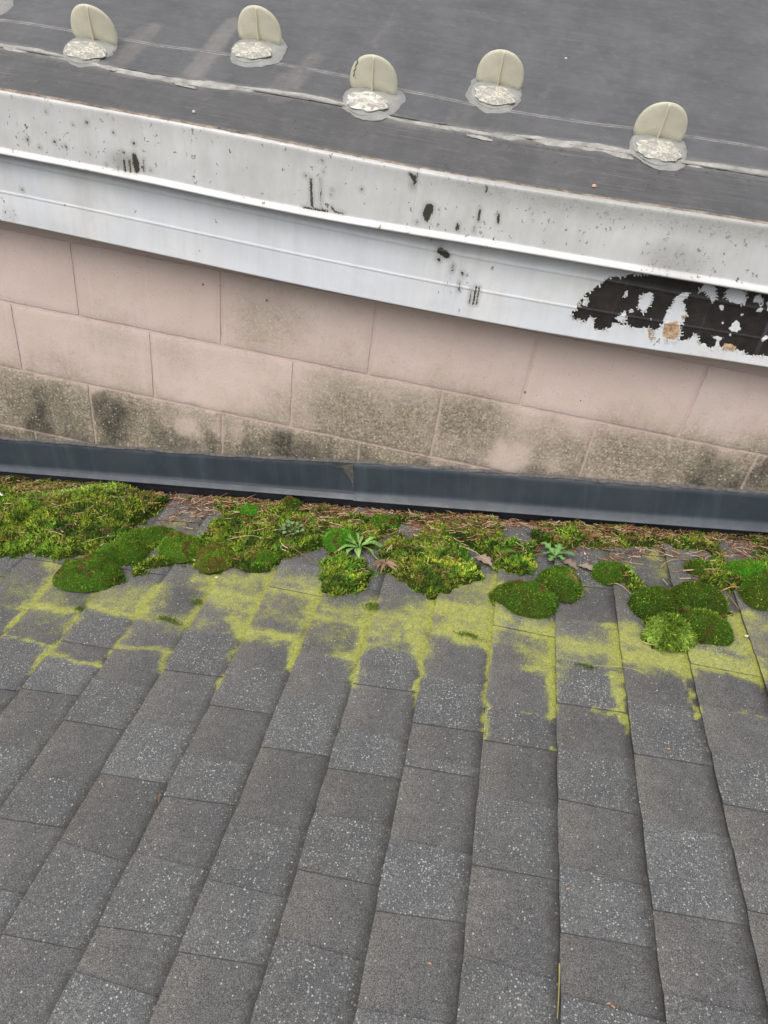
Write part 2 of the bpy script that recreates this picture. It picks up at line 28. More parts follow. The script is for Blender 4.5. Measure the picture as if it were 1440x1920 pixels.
STREAK2 = [([(0.9517,0.5667),(0.9677,0.5601)],0.00726),([(0.9502,0.5474),(0.953,0.5455)],0.00292),([(0.9861,0.5407),(0.9861,0.5274)],0.00195),([(1.0096,0.5281),(1.0117,0.5236)],0.00268),([(1.0075,0.5069),(1.009,0.4861)],0.00123),([(1.0368,0.4976),(1.0388,0.4628)],0.00123),([(1.0469,0.5032),(1.0478,0.462)],0.00196),([(1.0544,0.5034),(1.0551,0.4634)],0.00171),([(0.9088,0.5953),(0.9151,0.5941)],0.00301),([(0.9257,0.589),(0.9271,0.5881)],0.00192),([(0.9374,0.5922),(0.9421,0.5931)],0.0024),([(0.8031,0.5955),(0.8044,0.5946)],0.00365),([(1.1075,0.5992),(1.1098,0.5996)],0.00306),([(-0.0699,0.529),(-0.0687,0.528)],0.00203)]
LAPX = [(0.8765,0.7213),(0.8864,0.5984)]
GUARD = [(0.0216,0.272,0),(0.3933,0.4016,0),(0.7144,0.2612,0),(0.9932,0.3855,0),(1.3725,0.2604,0),(-0.336,0.397,0)]
CAULK = [(-0.2602,0.1793,0.0133),(-0.1834,0.1892,0.0133),(-0.1018,0.1899,0.0156),(-0.0172,0.1835,0.0111),(0.0778,0.1812,0.0133),(0.1642,0.1659,0.0178),(0.2674,0.1699,0.0178),(0.355,0.1789,0.0156),(0.4554,0.1873,0.0133),(0.5553,0.1956,0.0111),(0.6572,0.1949,0.0089),(0.7369,0.1776,0.0044),(0.8256,0.1688,0.0089),(0.9223,0.177,0.0133),(1.0432,0.1817,0.0111),(1.1628,0.1885,0.0133),(1.2816,0.1931,0.0156),(1.3525,0.1915,0.0111),(1.4576,0.1924,0.0133),(1.6193,0.1965,0.0133),(1.6882,0.2013,0.0133)]
SEAM = [(-0.2471,0.3035),(-0.0379,0.309),(0.157,0.3078),(0.329,0.3222),(0.5186,0.3184),(0.6256,0.3145),(0.7603,0.297),(0.9282,0.2896),(1.0925,0.2823),(1.216,0.2842),(1.3257,0.2962),(1.4591,0.2997),(1.6266,0.3009)]
DUST = [([(0.2971,0.211),(0.2945,0.4968)],0.022,0.8),([(0.5287,0.1992),(0.5383,0.3888)],0.022,0.6),([(0.1156,0.2156),(0.117,0.4027)],0.02,0.6),([(0.5131,0.2711),(0.5148,0.1821)],0.03,0.5),([(0.6627,0.4897),(0.6756,0.6815)],0.015,0.4),([(0.9173,0.2058),(0.9313,0.2708)],0.03,0.35),([(1.099,0.3386),(1.115,0.4344)],0.01,0.4),([(0.6269,0.3096),(0.6816,0.41)],0.04,0.3),([(0.0123,0.2917),(0.0491,0.3636)],0.03,0.3),([(0.8644,0.7662),(0.9109,0.7495)],0.02,0.35)]
SPOTS = [(0.3597,0.0491),(1.2461,0.0412),(1.1413,0.5852)]
CAM = ([1.0842,-1.71075,0.98735],[0.953625,-0.128747,0.191478],1322.06)
ROOF = (0.166268,-0.36202,0.14273,0.41641,0.72627)

# ------------------------------------------------------------------ camera
cd = bpy.data.cameras.new('camera'); cam = bpy.data.objects.new('camera', cd); col.objects.link(cam)
cam.location = CAM[0]; cam.rotation_euler = CAM[1]
cd.sensor_fit = 'VERTICAL'; cd.sensor_height = 24.0; cd.lens = CAM[2] / 1920 * 24.0
cd.clip_start = 0.01; cd.clip_end = 200
scn.camera = cam
# ------------------------------------------------------------------ overcast daylight
SUN_EL, SUN_AZ = math.radians(58), math.radians(205)      # azimuth: compass direction the light comes from (y axis = north)
w = bpy.data.worlds.new('World'); scn.world = w; w.use_nodes = True
nt = w.node_tree; nt.nodes.clear()
wo = nt.nodes.new('ShaderNodeOutputWorld'); bg = nt.nodes.new('ShaderNodeBackground')
sk = nt.nodes.new('ShaderNodeTexSky'); sk.sky_type = 'NISHITA'; sk.sun_disc = False
sk.sun_elevation = SUN_EL; sk.sun_rotation = SUN_AZ; sk.dust_density = 6; sk.air_density = 1.0
hs = nt.nodes.new('ShaderNodeHueSaturation'); hs.inputs['Saturation'].default_value = 0.42
nt.links.new(sk.outputs[0], hs.inputs['Color']); nt.links.new(hs.outputs[0], bg.inputs[0]); nt.links.new(bg.outputs[0], wo.inputs[0])
bg.inputs[1].default_value = 0.15
ld = bpy.data.lights.new('sun', 'SUN'); ld.energy = 1.3; ld.angle = math.radians(60); ld.color = (1.0, 0.965, 0.92)
sun = bpy.data.objects.new('sun', ld); col.objects.link(sun)
dirv = Vector((math.sin(SUN_AZ) * math.cos(SUN_EL), math.cos(SUN_AZ) * math.cos(SUN_EL), math.sin(SUN_EL)))
sun.rotation_euler = dirv.to_track_quat('Z', 'Y').to_euler()
vs = scn.view_settings; vs.view_transform = 'Standard'; vs.look = 'None'; vs.gamma = 1; vs.exposure = 0.35

# ------------------------------------------------------------------ helpers
TH, Z0, EXPO, OFF, ZTOP = ROOF
EX = Vector((math.cos(TH), 0, math.sin(TH))); EN = Vector((-math.sin(TH), 0, math.cos(TH)))
ROOF_M = Matrix(((EX.x, 0, EN.x, 0), (0, 1, 0, 0), (EX.z, 0, EN.z, Z0), (0, 0, 0, 1)))       # shingle roof frame: x up the slope, y into the wall, z off the roof
PA = math.radians(22)
UP_M = Matrix(((1, 0, 0, 0), (0, math.cos(PA), -math.sin(PA), -0.08), (0, math.sin(PA), math.cos(PA), ZTOP), (0, 0, 0, 1)))  # membrane frame

def link(o, parent=None):
    col.objects.link(o)
    if parent is not None: o.parent = parent
    return o
def mesh(name, V, F, mats, parent=None, smooth=False, attrs=None, uv=None, matidx=None):
    """V (n,3); F int array (m,k) or list of arrays/faces"""
    me = bpy.data.meshes.new(name)
    V = np.asarray(V, dtype=np.float32)
    if isinstance(F, np.ndarray): Fs = [F]
    else: Fs = [np.asarray([f], dtype=np.int32) if np.ndim(f) == 1 else np.asarray(f, dtype=np.int32) for f in F]
    me.vertices.add(len(V)); me.vertices.foreach_set('co', V.ravel())
    tot = np.concatenate([np.full(len(f), f.shape[1]) for f in Fs]); idx = np.concatenate([f.ravel() for f in Fs])
    me.loops.add(len(idx)); me.loops.foreach_set('vertex_index', idx.astype(np.int32))
    me.polygons.add(len(tot)); st = np.concatenate([[0], np.cumsum(tot)[:-1]])
    me.polygons.foreach_set('loop_start', st.astype(np.int32)); me.polygons.foreach_set('loop_total', tot.astype(np.int32))
    if smooth: me.polygons.foreach_set('use_smooth', np.ones(len(tot), dtype=bool))
    for m in (mats if isinstance(mats, (list, tuple)) else [mats]): me.materials.append(m)
    if matidx is not None: me.polygons.foreach_set('material_index', np.asarray(matidx, dtype=np.int32))
    me.update(calc_edges=True)
    for k, a in (attrs or {}).items():
        a = np.asarray(a, dtype=np.float32)
        if a.ndim == 1:
            at = me.attributes.new(k, 'FLOAT', 'POINT'); at.data.foreach_set('value', a)
        else:
            at = me.attributes.new(k, 'FLOAT_COLOR', 'POINT'); at.data.foreach_set('color', np.concatenate([a, np.ones((len(a), 1), np.float32)], 1).ravel())
    me.validate()
    return link(bpy.data.objects.new(name, me), parent)
def empty(name, M=None, loc=None):
    o = bpy.data.objects.new(name, None); o.empty_display_size = 0.05; link(o)
    if M is not None: o.matrix_world = M
    if loc is not None: o.location = loc
    return o
def tag(o, label=None, cat=None, group=None, kind=None):
    for k, v in (('label', label), ('category', cat), ('group', group), ('kind', kind)):
        if v: o[k] = v
    return o
class Buf:
    """collects vertices / faces with per-vertex attributes"""
    def __init__(s): s.V = []; s.F = {}; s.A = {}; s.n = 0
    def add(s, V, F, **A):
        V = np.asarray(V, float)
        for f in (F if isinstance(F, list) else [F]):
            f = np.asarray(f)
            s.F.setdefault(f.shape[1], []).append(f + s.n)
        s.V.append(V)
        for k, a in A.items():
            s.A.setdefault(k, []).append(np.broadcast_to(np.asarray(a, float), (len(V),) + np.shape(a)[1 if np.ndim(a) == 2 else (1 if np.ndim(a) == 1 and len(a) == len(V) else 0):]) if np.ndim(a) else np.full(len(V), a, float))
        s.n += len(V)
    def build(s, name, mats, parent=None, smooth=False):
        return mesh(name, np.concatenate(s.V), [np.concatenate(f) for f in s.F.values()], mats, parent, smooth, {k: np.concatenate(a) for k, a in s.A.items()})
def grid(nu, nv):
    i = np.arange((nu + 1) * (nv + 1)).reshape(nu + 1, nv + 1)
    return np.stack([i[:-1, :-1], i[1:, :-1], i[1:, 1:], i[:-1, 1:]], -1).reshape(-1, 4)
def box(x0, x1, y0, y1, z0, z1):
    V = np.array([(x, y, z) for z in (z0, z1) for y in (y0, y1) for x in (x0, x1)])
    F = np.array([(0, 2, 3, 1), (4, 5, 7, 6), (0, 1, 5, 4), (2, 6, 7, 3), (0, 4, 6, 2), (1, 3, 7, 5)])
    return V, F
_pn = {}
def vnoise(x, y, seed=0):
    """smooth 2-d value noise in 0..1"""
    t = _pn.setdefault(seed, np.random.default_rng(100 + seed).random((64, 64)))
    xi = np.floor(x).astype(int); yi = np.floor(y).astype(int); fx = x - xi; fy = y - yi
    fx = fx * fx * (3 - 2 * fx); fy = fy * fy * (3 - 2 * fy)
    a = t[xi % 64, yi % 64]; b = t[(xi + 1) % 64, yi % 64]; c = t[xi % 64, (yi + 1) % 64]; d = t[(xi + 1) % 64, (yi + 1) % 64]
    return (a * (1 - fx) + b * fx) * (1 - fy) + (c * (1 - fx) + d * fx) * fy
def fbm(x, y, seed=0, o=3):
    s = 0; a = .5; t = 0
    for i in range(o): s = s + a * vnoise(x * 2 ** i, y * 2 ** i, seed + i); t += a; a *= .5
    return s / t
def seg_dist(P, pl):
    d = np.full(len(P), 1e9)
    for a, b in zip(pl[:-1], pl[1:]):
        a = np.array(a); b = np.array(b); ab = b - a; L = ab @ ab + 1e-12
        t = np.clip(((P - a) @ ab) / L, 0, 1); d = np.minimum(d, np.hypot(*(P - a - t[:, None] * ab).T))
    return d
def poly_sd(P, poly):
    """signed distance, negative inside"""
    poly = [tuple(p) for p in poly]; d = seg_dist(P, poly + [poly[0]])
    ins = np.zeros(len(P), bool)
    for (x0, y0), (x1, y1) in zip(poly, poly[1:] + poly[:1]):
        c = (y0 > P[:, 1]) != (y1 > P[:, 1])
        xx = (x1 - x0) * (P[:, 1] - y0) / ((y1 - y0) or 1e-9) + x0
        ins ^= c & (P[:, 0] < xx)
    return np.where(ins, -d, d)
def smooth01(x): x = np.clip(x, 0, 1); return x * x * (3 - 2 * x)
def ip(key, x): a = np.array(FASC[key]); return np.interp(x, a[:, 0], a[:, 1])
def sm_ip(key, x): return sum(ip(key, np.asarray(x) + d) for d in (-.16, -.08, 0, .08, .16)) / 5

# ------------------------------------------------------------------ node shorthand
class Mat:
    def __init__(s, name, rough=.8, spec=.3):
        s.m = bpy.data.materials.new(name); s.m.use_nodes = True; s.t = s.m.node_tree; s.N = s.t.nodes
        s.b = s.N['Principled BSDF']; s.b.inputs['Roughness'].default_value = rough; s.b.inputs['Specular IOR Level'].default_value = spec
        s.tc = s.N.new('ShaderNodeTexCoord').outputs['Object']
    def put(s, sock, v):
        if hasattr(v, 'is_output') or isinstance(v, bpy.types.NodeSocket): s.t.links.new(v, sock)
        elif isinstance(v, tuple) and len(v) == 3 and sock.type == 'RGBA': sock.default_value = (*v, 1)
        else: sock.default_value = v
    def vec(s, sc=(1, 1, 1)):
        n = s.N.new('ShaderNodeMapping'); s.put(n.inputs['Vector'], s.tc); n.inputs['Scale'].default_value = sc; return n.outputs[0]
    def noise(s, scale, detail=3, rough=.55, vec=None, dist=0):
        n = s.N.new('ShaderNodeTexNoise'); s.put(n.inputs['Vector'], vec or s.tc)
        for k, v in (('Scale', scale), ('Detail', detail), ('Roughness', rough), ('Distortion', dist)): n.inputs[k].default_value = v
        return n.outputs['Fac']
    def voro(s, scale, out='Distance', feature='F1', vec=None, rnd=1):
        n = s.N.new('ShaderNodeTexVoronoi'); n.feature = feature; s.put(n.inputs['Vector'], vec or s.tc); n.inputs['Scale'].default_value = scale; n.inputs['Randomness'].default_value = rnd
        return n.outputs[out]
    def attr(s, name, out='Fac'):
        n = s.N.new('ShaderNodeAttribute'); n.attribute_name = name; return n.outputs[out]
    def math(s, op, a, b=0, c=0, clamp=False):
        n = s.N.new('ShaderNodeMath'); n.operation = op; n.use_clamp = clamp
        for i, v in enumerate((a, b, c)): s.put(n.inputs[i], v)
        return n.outputs[0]
    def mr(s, v, a, b, c=0., d=1., smooth=False):
        n = s.N.new('ShaderNodeMapRange'); n.clamp = True
        if smooth: n.interpolation_type = 'SMOOTHSTEP'
        for i, x in enumerate((v, a, b, c, d)): s.put(n.inputs[i], x)
        return n.outputs[0]
    def mix(s, f, a, b, mode='MIX'):
        n = s.N.new('ShaderNodeMix'); n.data_type = 'RGBA'; n.blend_type = mode
        s.put(n.inputs['Factor'], f); s.put(n.inputs['A'], a); s.put(n.inputs['B'], b) if False else None
        ins = [i for i in n.inputs if i.type == 'RGBA']; s.put(ins[0], a); s.put(ins[1], b)
        return [o for o in n.outputs if o.type == 'RGBA'][0]
    def ramp(s, f, stops):
        n = s.N.new('ShaderNodeValToRGB'); s.put(n.inputs[0], f); e = n.color_ramp.elements
        while len(e) < len(stops): e.new(.5)
        for el, (p, c) in zip(e, stops): el.position = p; el.color = (*c, 1)
        return n.outputs[0]
    def sep(s, v=None):
        n = s.N.new('ShaderNodeSeparateXYZ'); s.put(n.inputs[0], v or s.tc); return n.outputs
    def bump(s, h, dist=.001, strength=1., prev=None):
        n = s.N.new('ShaderNodeBump'); n.inputs['Distance'].default_value = dist; n.inputs['Strength'].default_value = strength
        s.put(n.inputs['Height'], h)
        if prev is not None: s.put(n.inputs['Normal'], prev)
        return n.outputs[0]
    def out(s, color=None, rough=None, normal=None, **kw):
        if color is not None: s.put(s.b.inputs['Base Color'], color)
        if rough is not None: s.put(s.b.inputs['Roughness'], rough)
        if normal is not None: s.put(s.b.inputs['Normal'], normal)
        for k, v in kw.items(): s.put(s.b.inputs[k.replace('_', ' ')], v)
        return s.m

# --- asphalt shingle: mineral granules, worn pale specks, yellow-green lichen
def shingle_mat():
    M = Mat('granulated_shingle', .93, .2)
    g = M.voro(950, 'Color'); g2 = M.sep(g)
    tone = M.attr('tone'); spk = M.attr('spk'); lic = M.attr('lichen'); us = M.attr('us')
    c = M.ramp(g2[0], [(0, (.042, .042, .042)), (.35, (.072, .072, .073)), (.7, (.108, .108, .106)), (1, (.17, .168, .164))])
    big = M.noise(9, 4, .6)
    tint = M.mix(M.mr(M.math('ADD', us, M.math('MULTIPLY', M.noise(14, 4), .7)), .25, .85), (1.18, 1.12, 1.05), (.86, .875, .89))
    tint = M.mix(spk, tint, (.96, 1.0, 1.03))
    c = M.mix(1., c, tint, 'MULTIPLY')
    band = M.mr(M.math('ADD', us, M.math('MULTIPLY', M.math('SUBTRACT', M.noise(45, 4, .7), .5), .16)), .77, 1.0, 0, .80, True)  # printed shadow line and dirt, plus contact shade below each butt painted in
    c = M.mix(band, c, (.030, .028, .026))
    c = M.mix(M.mr(big, .3, .75), c, M.mix(1., c, (1.25, 1.23, 1.2), 'MULTIPLY'))
    v = M.N.new('ShaderNodeCombineColor'); [M.put(v.inputs[i], tone) for i in range(3)]
    c = M.mix(1., c, v.outputs[0], 'MULTIPLY')
    # pale granules exposed on the speckled tabs, in drifts
    d = M.math('ADD', M.voro(270), M.math('MULTIPLY', M.math('SUBTRACT', M.noise(800, 2), .5), .3)); e = M.sep(M.voro(270, 'Color'))
    clump = M.noise(24, 4, .65)
    th = M.math('MULTIPLY', M.mr(clump, .30, .70, .22, .95), M.math('ADD', M.math('MULTIPLY', spk, .95), .04))
    on = M.math('MULTIPLY', M.math('LESS_THAN', e[0], th), M.math('LESS_THAN', d, M.mr(e[1], 0, 1, .16, .48)))
    pale = M.ramp(e[2], [(0, (.15, .15, .15)), (.55, (.24, .245, .245)), (.85, (.32, .325, .32)), (1, (.44, .44, .43))])
    on = M.math('MULTIPLY', on, M.math('SUBTRACT', 1., M.math('MULTIPLY', band, 1.1), 0, True))
    c = M.mix(on, c, pale)
    # scuffed pale greyish dust
    c = M.mix(M.math('MULTIPLY', M.mr(M.noise(38, 5, .7), .52, .75), .16), c, (.30, .29, .28))
    # lichen
    n1 = M.mr(M.noise(38, 7, .80), .33, .67); n2 = M.mr(M.noise(430, 3, .8), .30, .70); n3 = M.mr(M.noise(13, 4, .65), .33, .67)
    nn = M.math('ADD', M.math('ADD', M.math('MULTIPLY', n1, .44), M.math('MULTIPLY', n2, .50)), M.math('MULTIPLY', n3, .20))
    lm = M.mr(M.math('SUBTRACT', lic, nn), -.20, .16)
    gr = M.math('MULTIPLY', M.mr(M.voro(560), .15, .55, 1., .45), M.mr(g2[2], .15, .5, .5, 1.))
    lm = M.math('MULTIPLY', M.math('MULTIPLY', lm, gr), M.mr(lic, .05, .22))
    lc = M.ramp(M.noise(110, 5, .75), [(.28, (.24, .265, .042)), (.5, (.47, .50, .062)), (.75, (.64, .66, .12))])
    lm = M.math('MULTIPLY', lm, M.mr(lic, .1, .80, .42, .95))
    c = M.mix(lm, c, lc)
    # damp, algae-dark ground close to the wall
    h = M.math('ADD', M.math('MULTIPLY', g2[1], .5), M.math('MULTIPLY', on, .9))
    nrm = M.bump(h, .0009, .8, M.bump(M.noise(60, 4, .6), .004, .35))
    return M.out(c, normal=nrm)
# --- painted concrete block
def block_mat():
    M = Mat('painted_block', .82, .25)
    ol = M.attr('olive'); bk = M.attr('black'); jt = M.attr('joint')
    base = M.ramp(M.noise(5, 5, .65), [(.3, (.52, .405, .368)), (.55, (.575, .46, .425)), (.8, (.62, .52, .485))])
    base = M.mix(M.math('MULTIPLY', M.mr(M.noise(22, 6, .75), .40, .70), .45), base, (.52, .45, .375))
    # pinholes and pits in the block face
    pit = M.math('LESS_THAN', M.math('ADD', M.voro(230), M.math('MULTIPLY', M.math('SUBTRACT', M.noise(420, 3, .8), .5), .45)), M.mr(M.noise(40, 4), .36, .70, 0., .27))
    base = M.mix(M.math('MULTIPLY', pit, .7), base, (.19, .14, .105))
    base = M.mix(M.math('MULTIPLY', M.mr(M.noise(240, 4, .8), .55, .75), .35), base, (.25, .19, .15))
    base = M.mix(M.math('MULTIPLY', M.mr(M.noise(9, 6, .75), .46, .66), .42), base, (.53, .46, .385))
    jc = M.mix(M.mr(M.noise(40, 3), .3, .7), (.57, .435, .41), (.50, .375, .345))
    base = M.mix(M.math('MULTIPLY', M.math('MINIMUM', jt, 1.), .75), base, jc)
    base = M.mix(M.mr(jt, 1., 1.6), base, (.41, .30, .28))  # block rims coloured darker to paint in the shade of the joint cracks
    # run-down streaks, faint
    sv = M.vec((42, 1, 1.2)); s1 = M.noise(1, 3, .6, sv)
    base = M.mix(M.math('MULTIPLY', M.mr(s1, .62, .75), .35), base, (.60, .53, .46))
    # rare rust dots
    rd = M.sep(M.voro(13, 'Color')); dot = M.math('MULTIPLY', M.math('LESS_THAN', M.voro(13), .045), M.math('GREATER_THAN', rd[0], .62))
    base = M.mix(dot, base, (.24, .12, .05))
    # algae: paint worn through to the aggregate
    nA = M.noise(28, 5, .68); nB = M.noise(150, 4, .7)
    nA = M.math('ADD', M.math('MULTIPLY', nA, .65), M.math('MULTIPLY', nB, .45))
    nA = M.math('ADD', M.math('MULTIPLY', nA, .72), M.math('MULTIPLY', M.noise(1, 5, .7, M.vec((48, 1, 9))), .30))
    om = M.mr(M.math('SUBTRACT', ol, nA), -.52, .36)
    agg = M.sep(M.voro(210, 'Color'))
    oc = M.ramp(agg[0], [(0, (.10, .088, .060)), (.4, (.20, .175, .118)), (.85, (.275, .245, .175)), (1, (.40, .36, .275))])
    c = M.mix(M.math('MULTIPLY', om, .88), base, oc)
    bm = M.mr(M.math('SUBTRACT', bk, M.math('ADD', M.math('MULTIPLY', nA, .7), M.math('MULTIPLY', M.noise(1, 6, .78, M.vec((70, 1, 16))), .42))), -.34, .22)
    c = M.mix(M.math('MULTIPLY', bm, .86), c, M.mix(M.math('GREATER_THAN', agg[1], .72), (.034, .032, .028), (.11, .10, .078)))
    # bright exposed stones and black specks where stained
    st = M.sep(M.voro(150, 'Color')); sd = M.math('ADD', M.voro(150), M.math('MULTIPLY', M.math('SUBTRACT', M.noise(500, 2), .5), .3))
    sm = M.math('MULTIPLY', M.math('MULTIPLY', M.math('GREATER_THAN', st[0], .90), M.math('LESS_THAN', sd, M.mr(st[1], 0, 1, .18, .42))), M.mr(ol, .45, .75))
    c = M.mix(M.math('MULTIPLY', sm, .8), c, (.50, .44, .33))
    ks = M.math('MULTIPLY', M.math('LESS_THAN', M.voro(240), M.mr(M.noise(45, 4), .45, .7, 0, .34)), M.mr(ol, .25, .7))
    c = M.mix(M.math('MULTIPLY', ks, .75), c, (.06, .05, .038))
    h = M.math('ADD', M.math('MULTIPLY', M.noise(180, 4, .7), .8), M.math('MULTIPLY', pit, -.8))
    return M.out(c, normal=M.bump(h, .0018, .55, M.bump(M.noise(16, 3), .004, .4)))
def fascia_mat(name, panel):
    M = Mat(name, .42, .45)
    vs_ = M.vec((34, 34, 3.)); st = M.noise(1, 6, .72, vs_)
    base = M.ramp(M.noise(6, 4, .6), [(.3, (.59, .60, .61)), (.7, (.68, .69, .70))] if panel else [(.3, (.49, .495, .49)), (.7, (.57, .575, .57))])
    base = M.mix(M.math('MULTIPLY', M.mr(st, .45, .75), .30), base, (.39, .395, .37))
    base = M.mix(M.math('MULTIPLY', M.mr(M.noise(11, 5, .7), .52, .8), .35), base, (.41, .40, .37))
    if panel: base = M.mix(M.math('MULTIPLY', M.mr(M.noise(2.3, 4, .6), .45, .62), .4), base, (.58, .64, .74))  # bluish sky reflection painted into the panel colour in soft patches
    mil = M.attr('mild'); grime = M.attr('grime')
    # fine mildew specks
    nz = M.noise(240, 4, .75)
    gm = M.math('MULTIPLY', M.mr(M.math('ADD', M.math('MULTIPLY', grime, .55), M.math('ADD', M.math('MULTIPLY', nz, .75), M.math('MULTIPLY', M.noise(32, 4, .7), .55))), 1.01, 1.20), .75)
    base = M.mix(M.math('MULTIPLY', gm, .65), base, (.16, .16, .13))
    wob = M.N.new('ShaderNodeVectorMath'); wob.operation = 'MULTIPLY_ADD'; nz3 = M.N.new('ShaderNodeTexNoise'); nz3.inputs['Scale'].default_value = 150; nz3.inputs['Detail'].default_value = 4; M.put(nz3.inputs['Vector'], M.tc); M.put(wob.inputs[0], nz3.outputs['Color']); wob.inputs[1].default_value = (.018, .018, .018); M.put(wob.inputs[2], M.vec((1, 1, .75))); wv = wob.outputs[0]
    sd = M.voro(48, vec=wv)
    spm = M.math('MULTIPLY', M.math('LESS_THAN', M.sep(M.voro(48, 'Color', vec=wv))[0], M.mr(grime, .05, 1, .0, .80)), M.math('LESS_THAN', M.math('ADD', sd, M.math('MULTIPLY', M.noise(300, 3), .25)), .27))
    base = M.mix(M.math('MULTIPLY', spm, .85), base, (.06, .06, .05))
    v2 = M.voro(120, 'Color', vec=wv); spm2 = M.math('MULTIPLY', M.math('LESS_THAN', M.sep(v2)[1], M.mr(M.math('MULTIPLY', grime, M.mr(M.noise(14, 4, .7), .4, .6)), 0, .7, .004, .60)), M.math('LESS_THAN', M.voro(120, vec=wv), .30))
    base = M.mix(M.math('MULTIPLY', spm2, .7), base, (.10, .10, .08))
    gs = M.math('MULTIPLY', M.mr(M.math('MULTIPLY', grime, M.noise(1, 4, .65, M.vec((60, 60, 5)))), .28, .62), .45)
    base = M.mix(gs, base, (.30, .31, .28))
    sm = M.math('MULTIPLY', M.mr(M.math('ADD', M.math('MULTIPLY', grime, .8), M.math('ADD', M.math('MULTIPLY', M.noise(1, 6, .75, M.vec((30, 30, 9))), .6), M.math('MULTIPLY', M.noise(9, 4, .7), .5))), .68, 1.08), .58)
    base = M.mix(sm, base, (.31, .31, .30))
    nm = M.math('ADD', M.math('MULTIPLY', M.math('SUBTRACT', M.noise(330, 4, .7), .5), .0095), M.math('MULTIPLY', M.math('SUBTRACT', M.noise(1, 4, .75, M.vec((520, 520, 70))), .5), .007))
    d = M.math('ADD', mil, nm)
    c = M.mix(M.mr(d, .010, .0, 0, .50, True), base, (.30, .30, .27))
    c = M.mix(M.mr(d, .0006, -.0004), c, (.040, .040, .030))
    rough = .42; nrm = M.bump(M.noise(30, 4, .6), .002, .25)
    if panel:
        br = M.attr('brown'); ta = M.attr('tan')
        nb = M.math('ADD', M.math('MULTIPLY', M.math('SUBTRACT', M.noise(170, 4, .65), .5), .009), M.math('MULTIPLY', M.math('SUBTRACT', M.noise(50, 3, .6), .5), .006))
        bd = M.math('ADD', br, nb); mask = M.mr(bd, .0004, -.0004)
        dark = M.ramp(M.noise(45, 5, .7), [(.3, (.011, .009, .008)), (.6, (.026, .022, .020)), (.8, (.048, .038, .032))])
        chalk = M.math('MULTIPLY', M.mr(M.noise(1, 3, .6, M.vec((30, 30, 1.4))), .60, .78), .28)
        dark = M.mix(chalk, dark, (.22, .24, .29))
        tm = M.mr(M.math('ADD', ta, M.math('MULTIPLY', nb, 1.2)), .0006, -.0006)
        tanc = M.ramp(M.noise(120, 4, .7), [(.3, (.22, .12, .06)), (.6, (.55, .40, .26)), (.8, (.68, .56, .42))])
        c = M.mix(mask, c, dark); c = M.mix(tm, c, tanc)
        nrm = M.bump(mask, .0007, .8, nrm) if False else M.bump(M.mr(bd, .001, -.001, 1, 0), .0009, .9, nrm)
        rough = M.mr(mask, 0, 1, .27, .40)
    return M.out(c, rough, nrm)
def membrane_mat(name, base0, base1):
    M = Mat(name, .62, .35)
    du = M.attr('dust')
    c = M.ramp(M.noise(7, 5, .62), [(.28, base0), (.72, base1)])
    c = M.mix(M.math('MULTIPLY', M.mr(M.noise(1, 5, .7, M.vec((2, 60, 1))), .42, .72), .30), c, (.128, .128, .129))
    c = M.mix(M.math('MULTIPLY', M.mr(M.noise(1, 4, .7, M.vec((5, 1.2, 1))), .48, .75), .28), c, (.155, .154, .154))
    c = M.mix(M.math('MULTIPLY', M.mr(M.noise(40, 6, .8), .52, .72), .35), c, (.17, .167, .163))
    c = M.mix(M.math('MULTIPLY', M.mr(M.noise(15, 5, .7), .5, .7), .35), c, (.055, .056, .060))
    dn = M.mr(M.math('SUBTRACT', M.math('MULTIPLY', du, 1.15), M.math('ADD', M.math('MULTIPLY', M.noise(60, 5, .7), .55), M.math('MULTIPLY', M.noise(1, 4, .7, M.vec((90, 14, 1))), .35))), -.28, .38)
    c = M.mix(M.math('MULTIPLY', dn, .50), c, (.26, .24, .215))
    # pale abraded scratches running along the edge strip, dark dots
    ln = M.attr('scr'); sc = M.noise(1, 4, .75, M.vec((2.2, 210, 1)))
    c = M.mix(M.math('MULTIPLY', M.math('MULTIPLY', M.mr(sc, .55, .72), M.mr(M.noise(4, 3), .42, .62)), M.mr(ln, 0, 1, 0, .75)), c, (.26, .25, .24))
    dk = M.math('MULTIPLY', M.math('LESS_THAN', M.voro(75), M.mr(M.noise(9, 4), .46, .7, 0, .34)), ln)
    c = M.mix(M.math('MULTIPLY', dk, .7), c, (.045, .043, .042))
    return M.out(c, M.mr(M.noise(12, 3), .3, .7, .5, .72), M.bump(M.noise(90, 4, .6), .0012, .4, M.bump(M.noise(7, 3), .01, .35)))
def flash_mat():
    M = Mat('flashing_metal', .5, .4)
    vs_ = M.vec((22, 22, 1.1)); st = M.noise(1, 4, .65, vs_)
    c = M.ramp(M.noise(4, 4, .6), [(.3, (.028, .038, .049)), (.7, (.042, .052, .063))])
    c = M.mix(M.math('MULTIPLY', M.mr(st, .50, .80), .45), c, (.075, .098, .112))
    c = M.mix(M.math('MULTIPLY', M.mr(M.noise(1, 3, .6, M.vec((60, 60, 1.6))), .60, .78), .14), c, (.13, .155, .165))
    c = M.mix(M.math('MULTIPLY', M.mr(M.noise(60, 5, .75), .55, .85), .25), c, (.10, .10, .10))
    return M.out(c, M.mr(M.noise(20, 4), .3, .7, .30, .50), M.bump(M.noise(9, 3), .008, .35))
def plain(name, c0, c1, scale=40, rough=.8, bump=.001, spec=.3, detail=4):
    M = Mat(name, rough, spec)
    return M.out(M.ramp(M.noise(scale, detail, .65), [(.3, c0), (.7, c1)]), normal=M.bump(M.noise(scale * 2, 4), bump, .6))
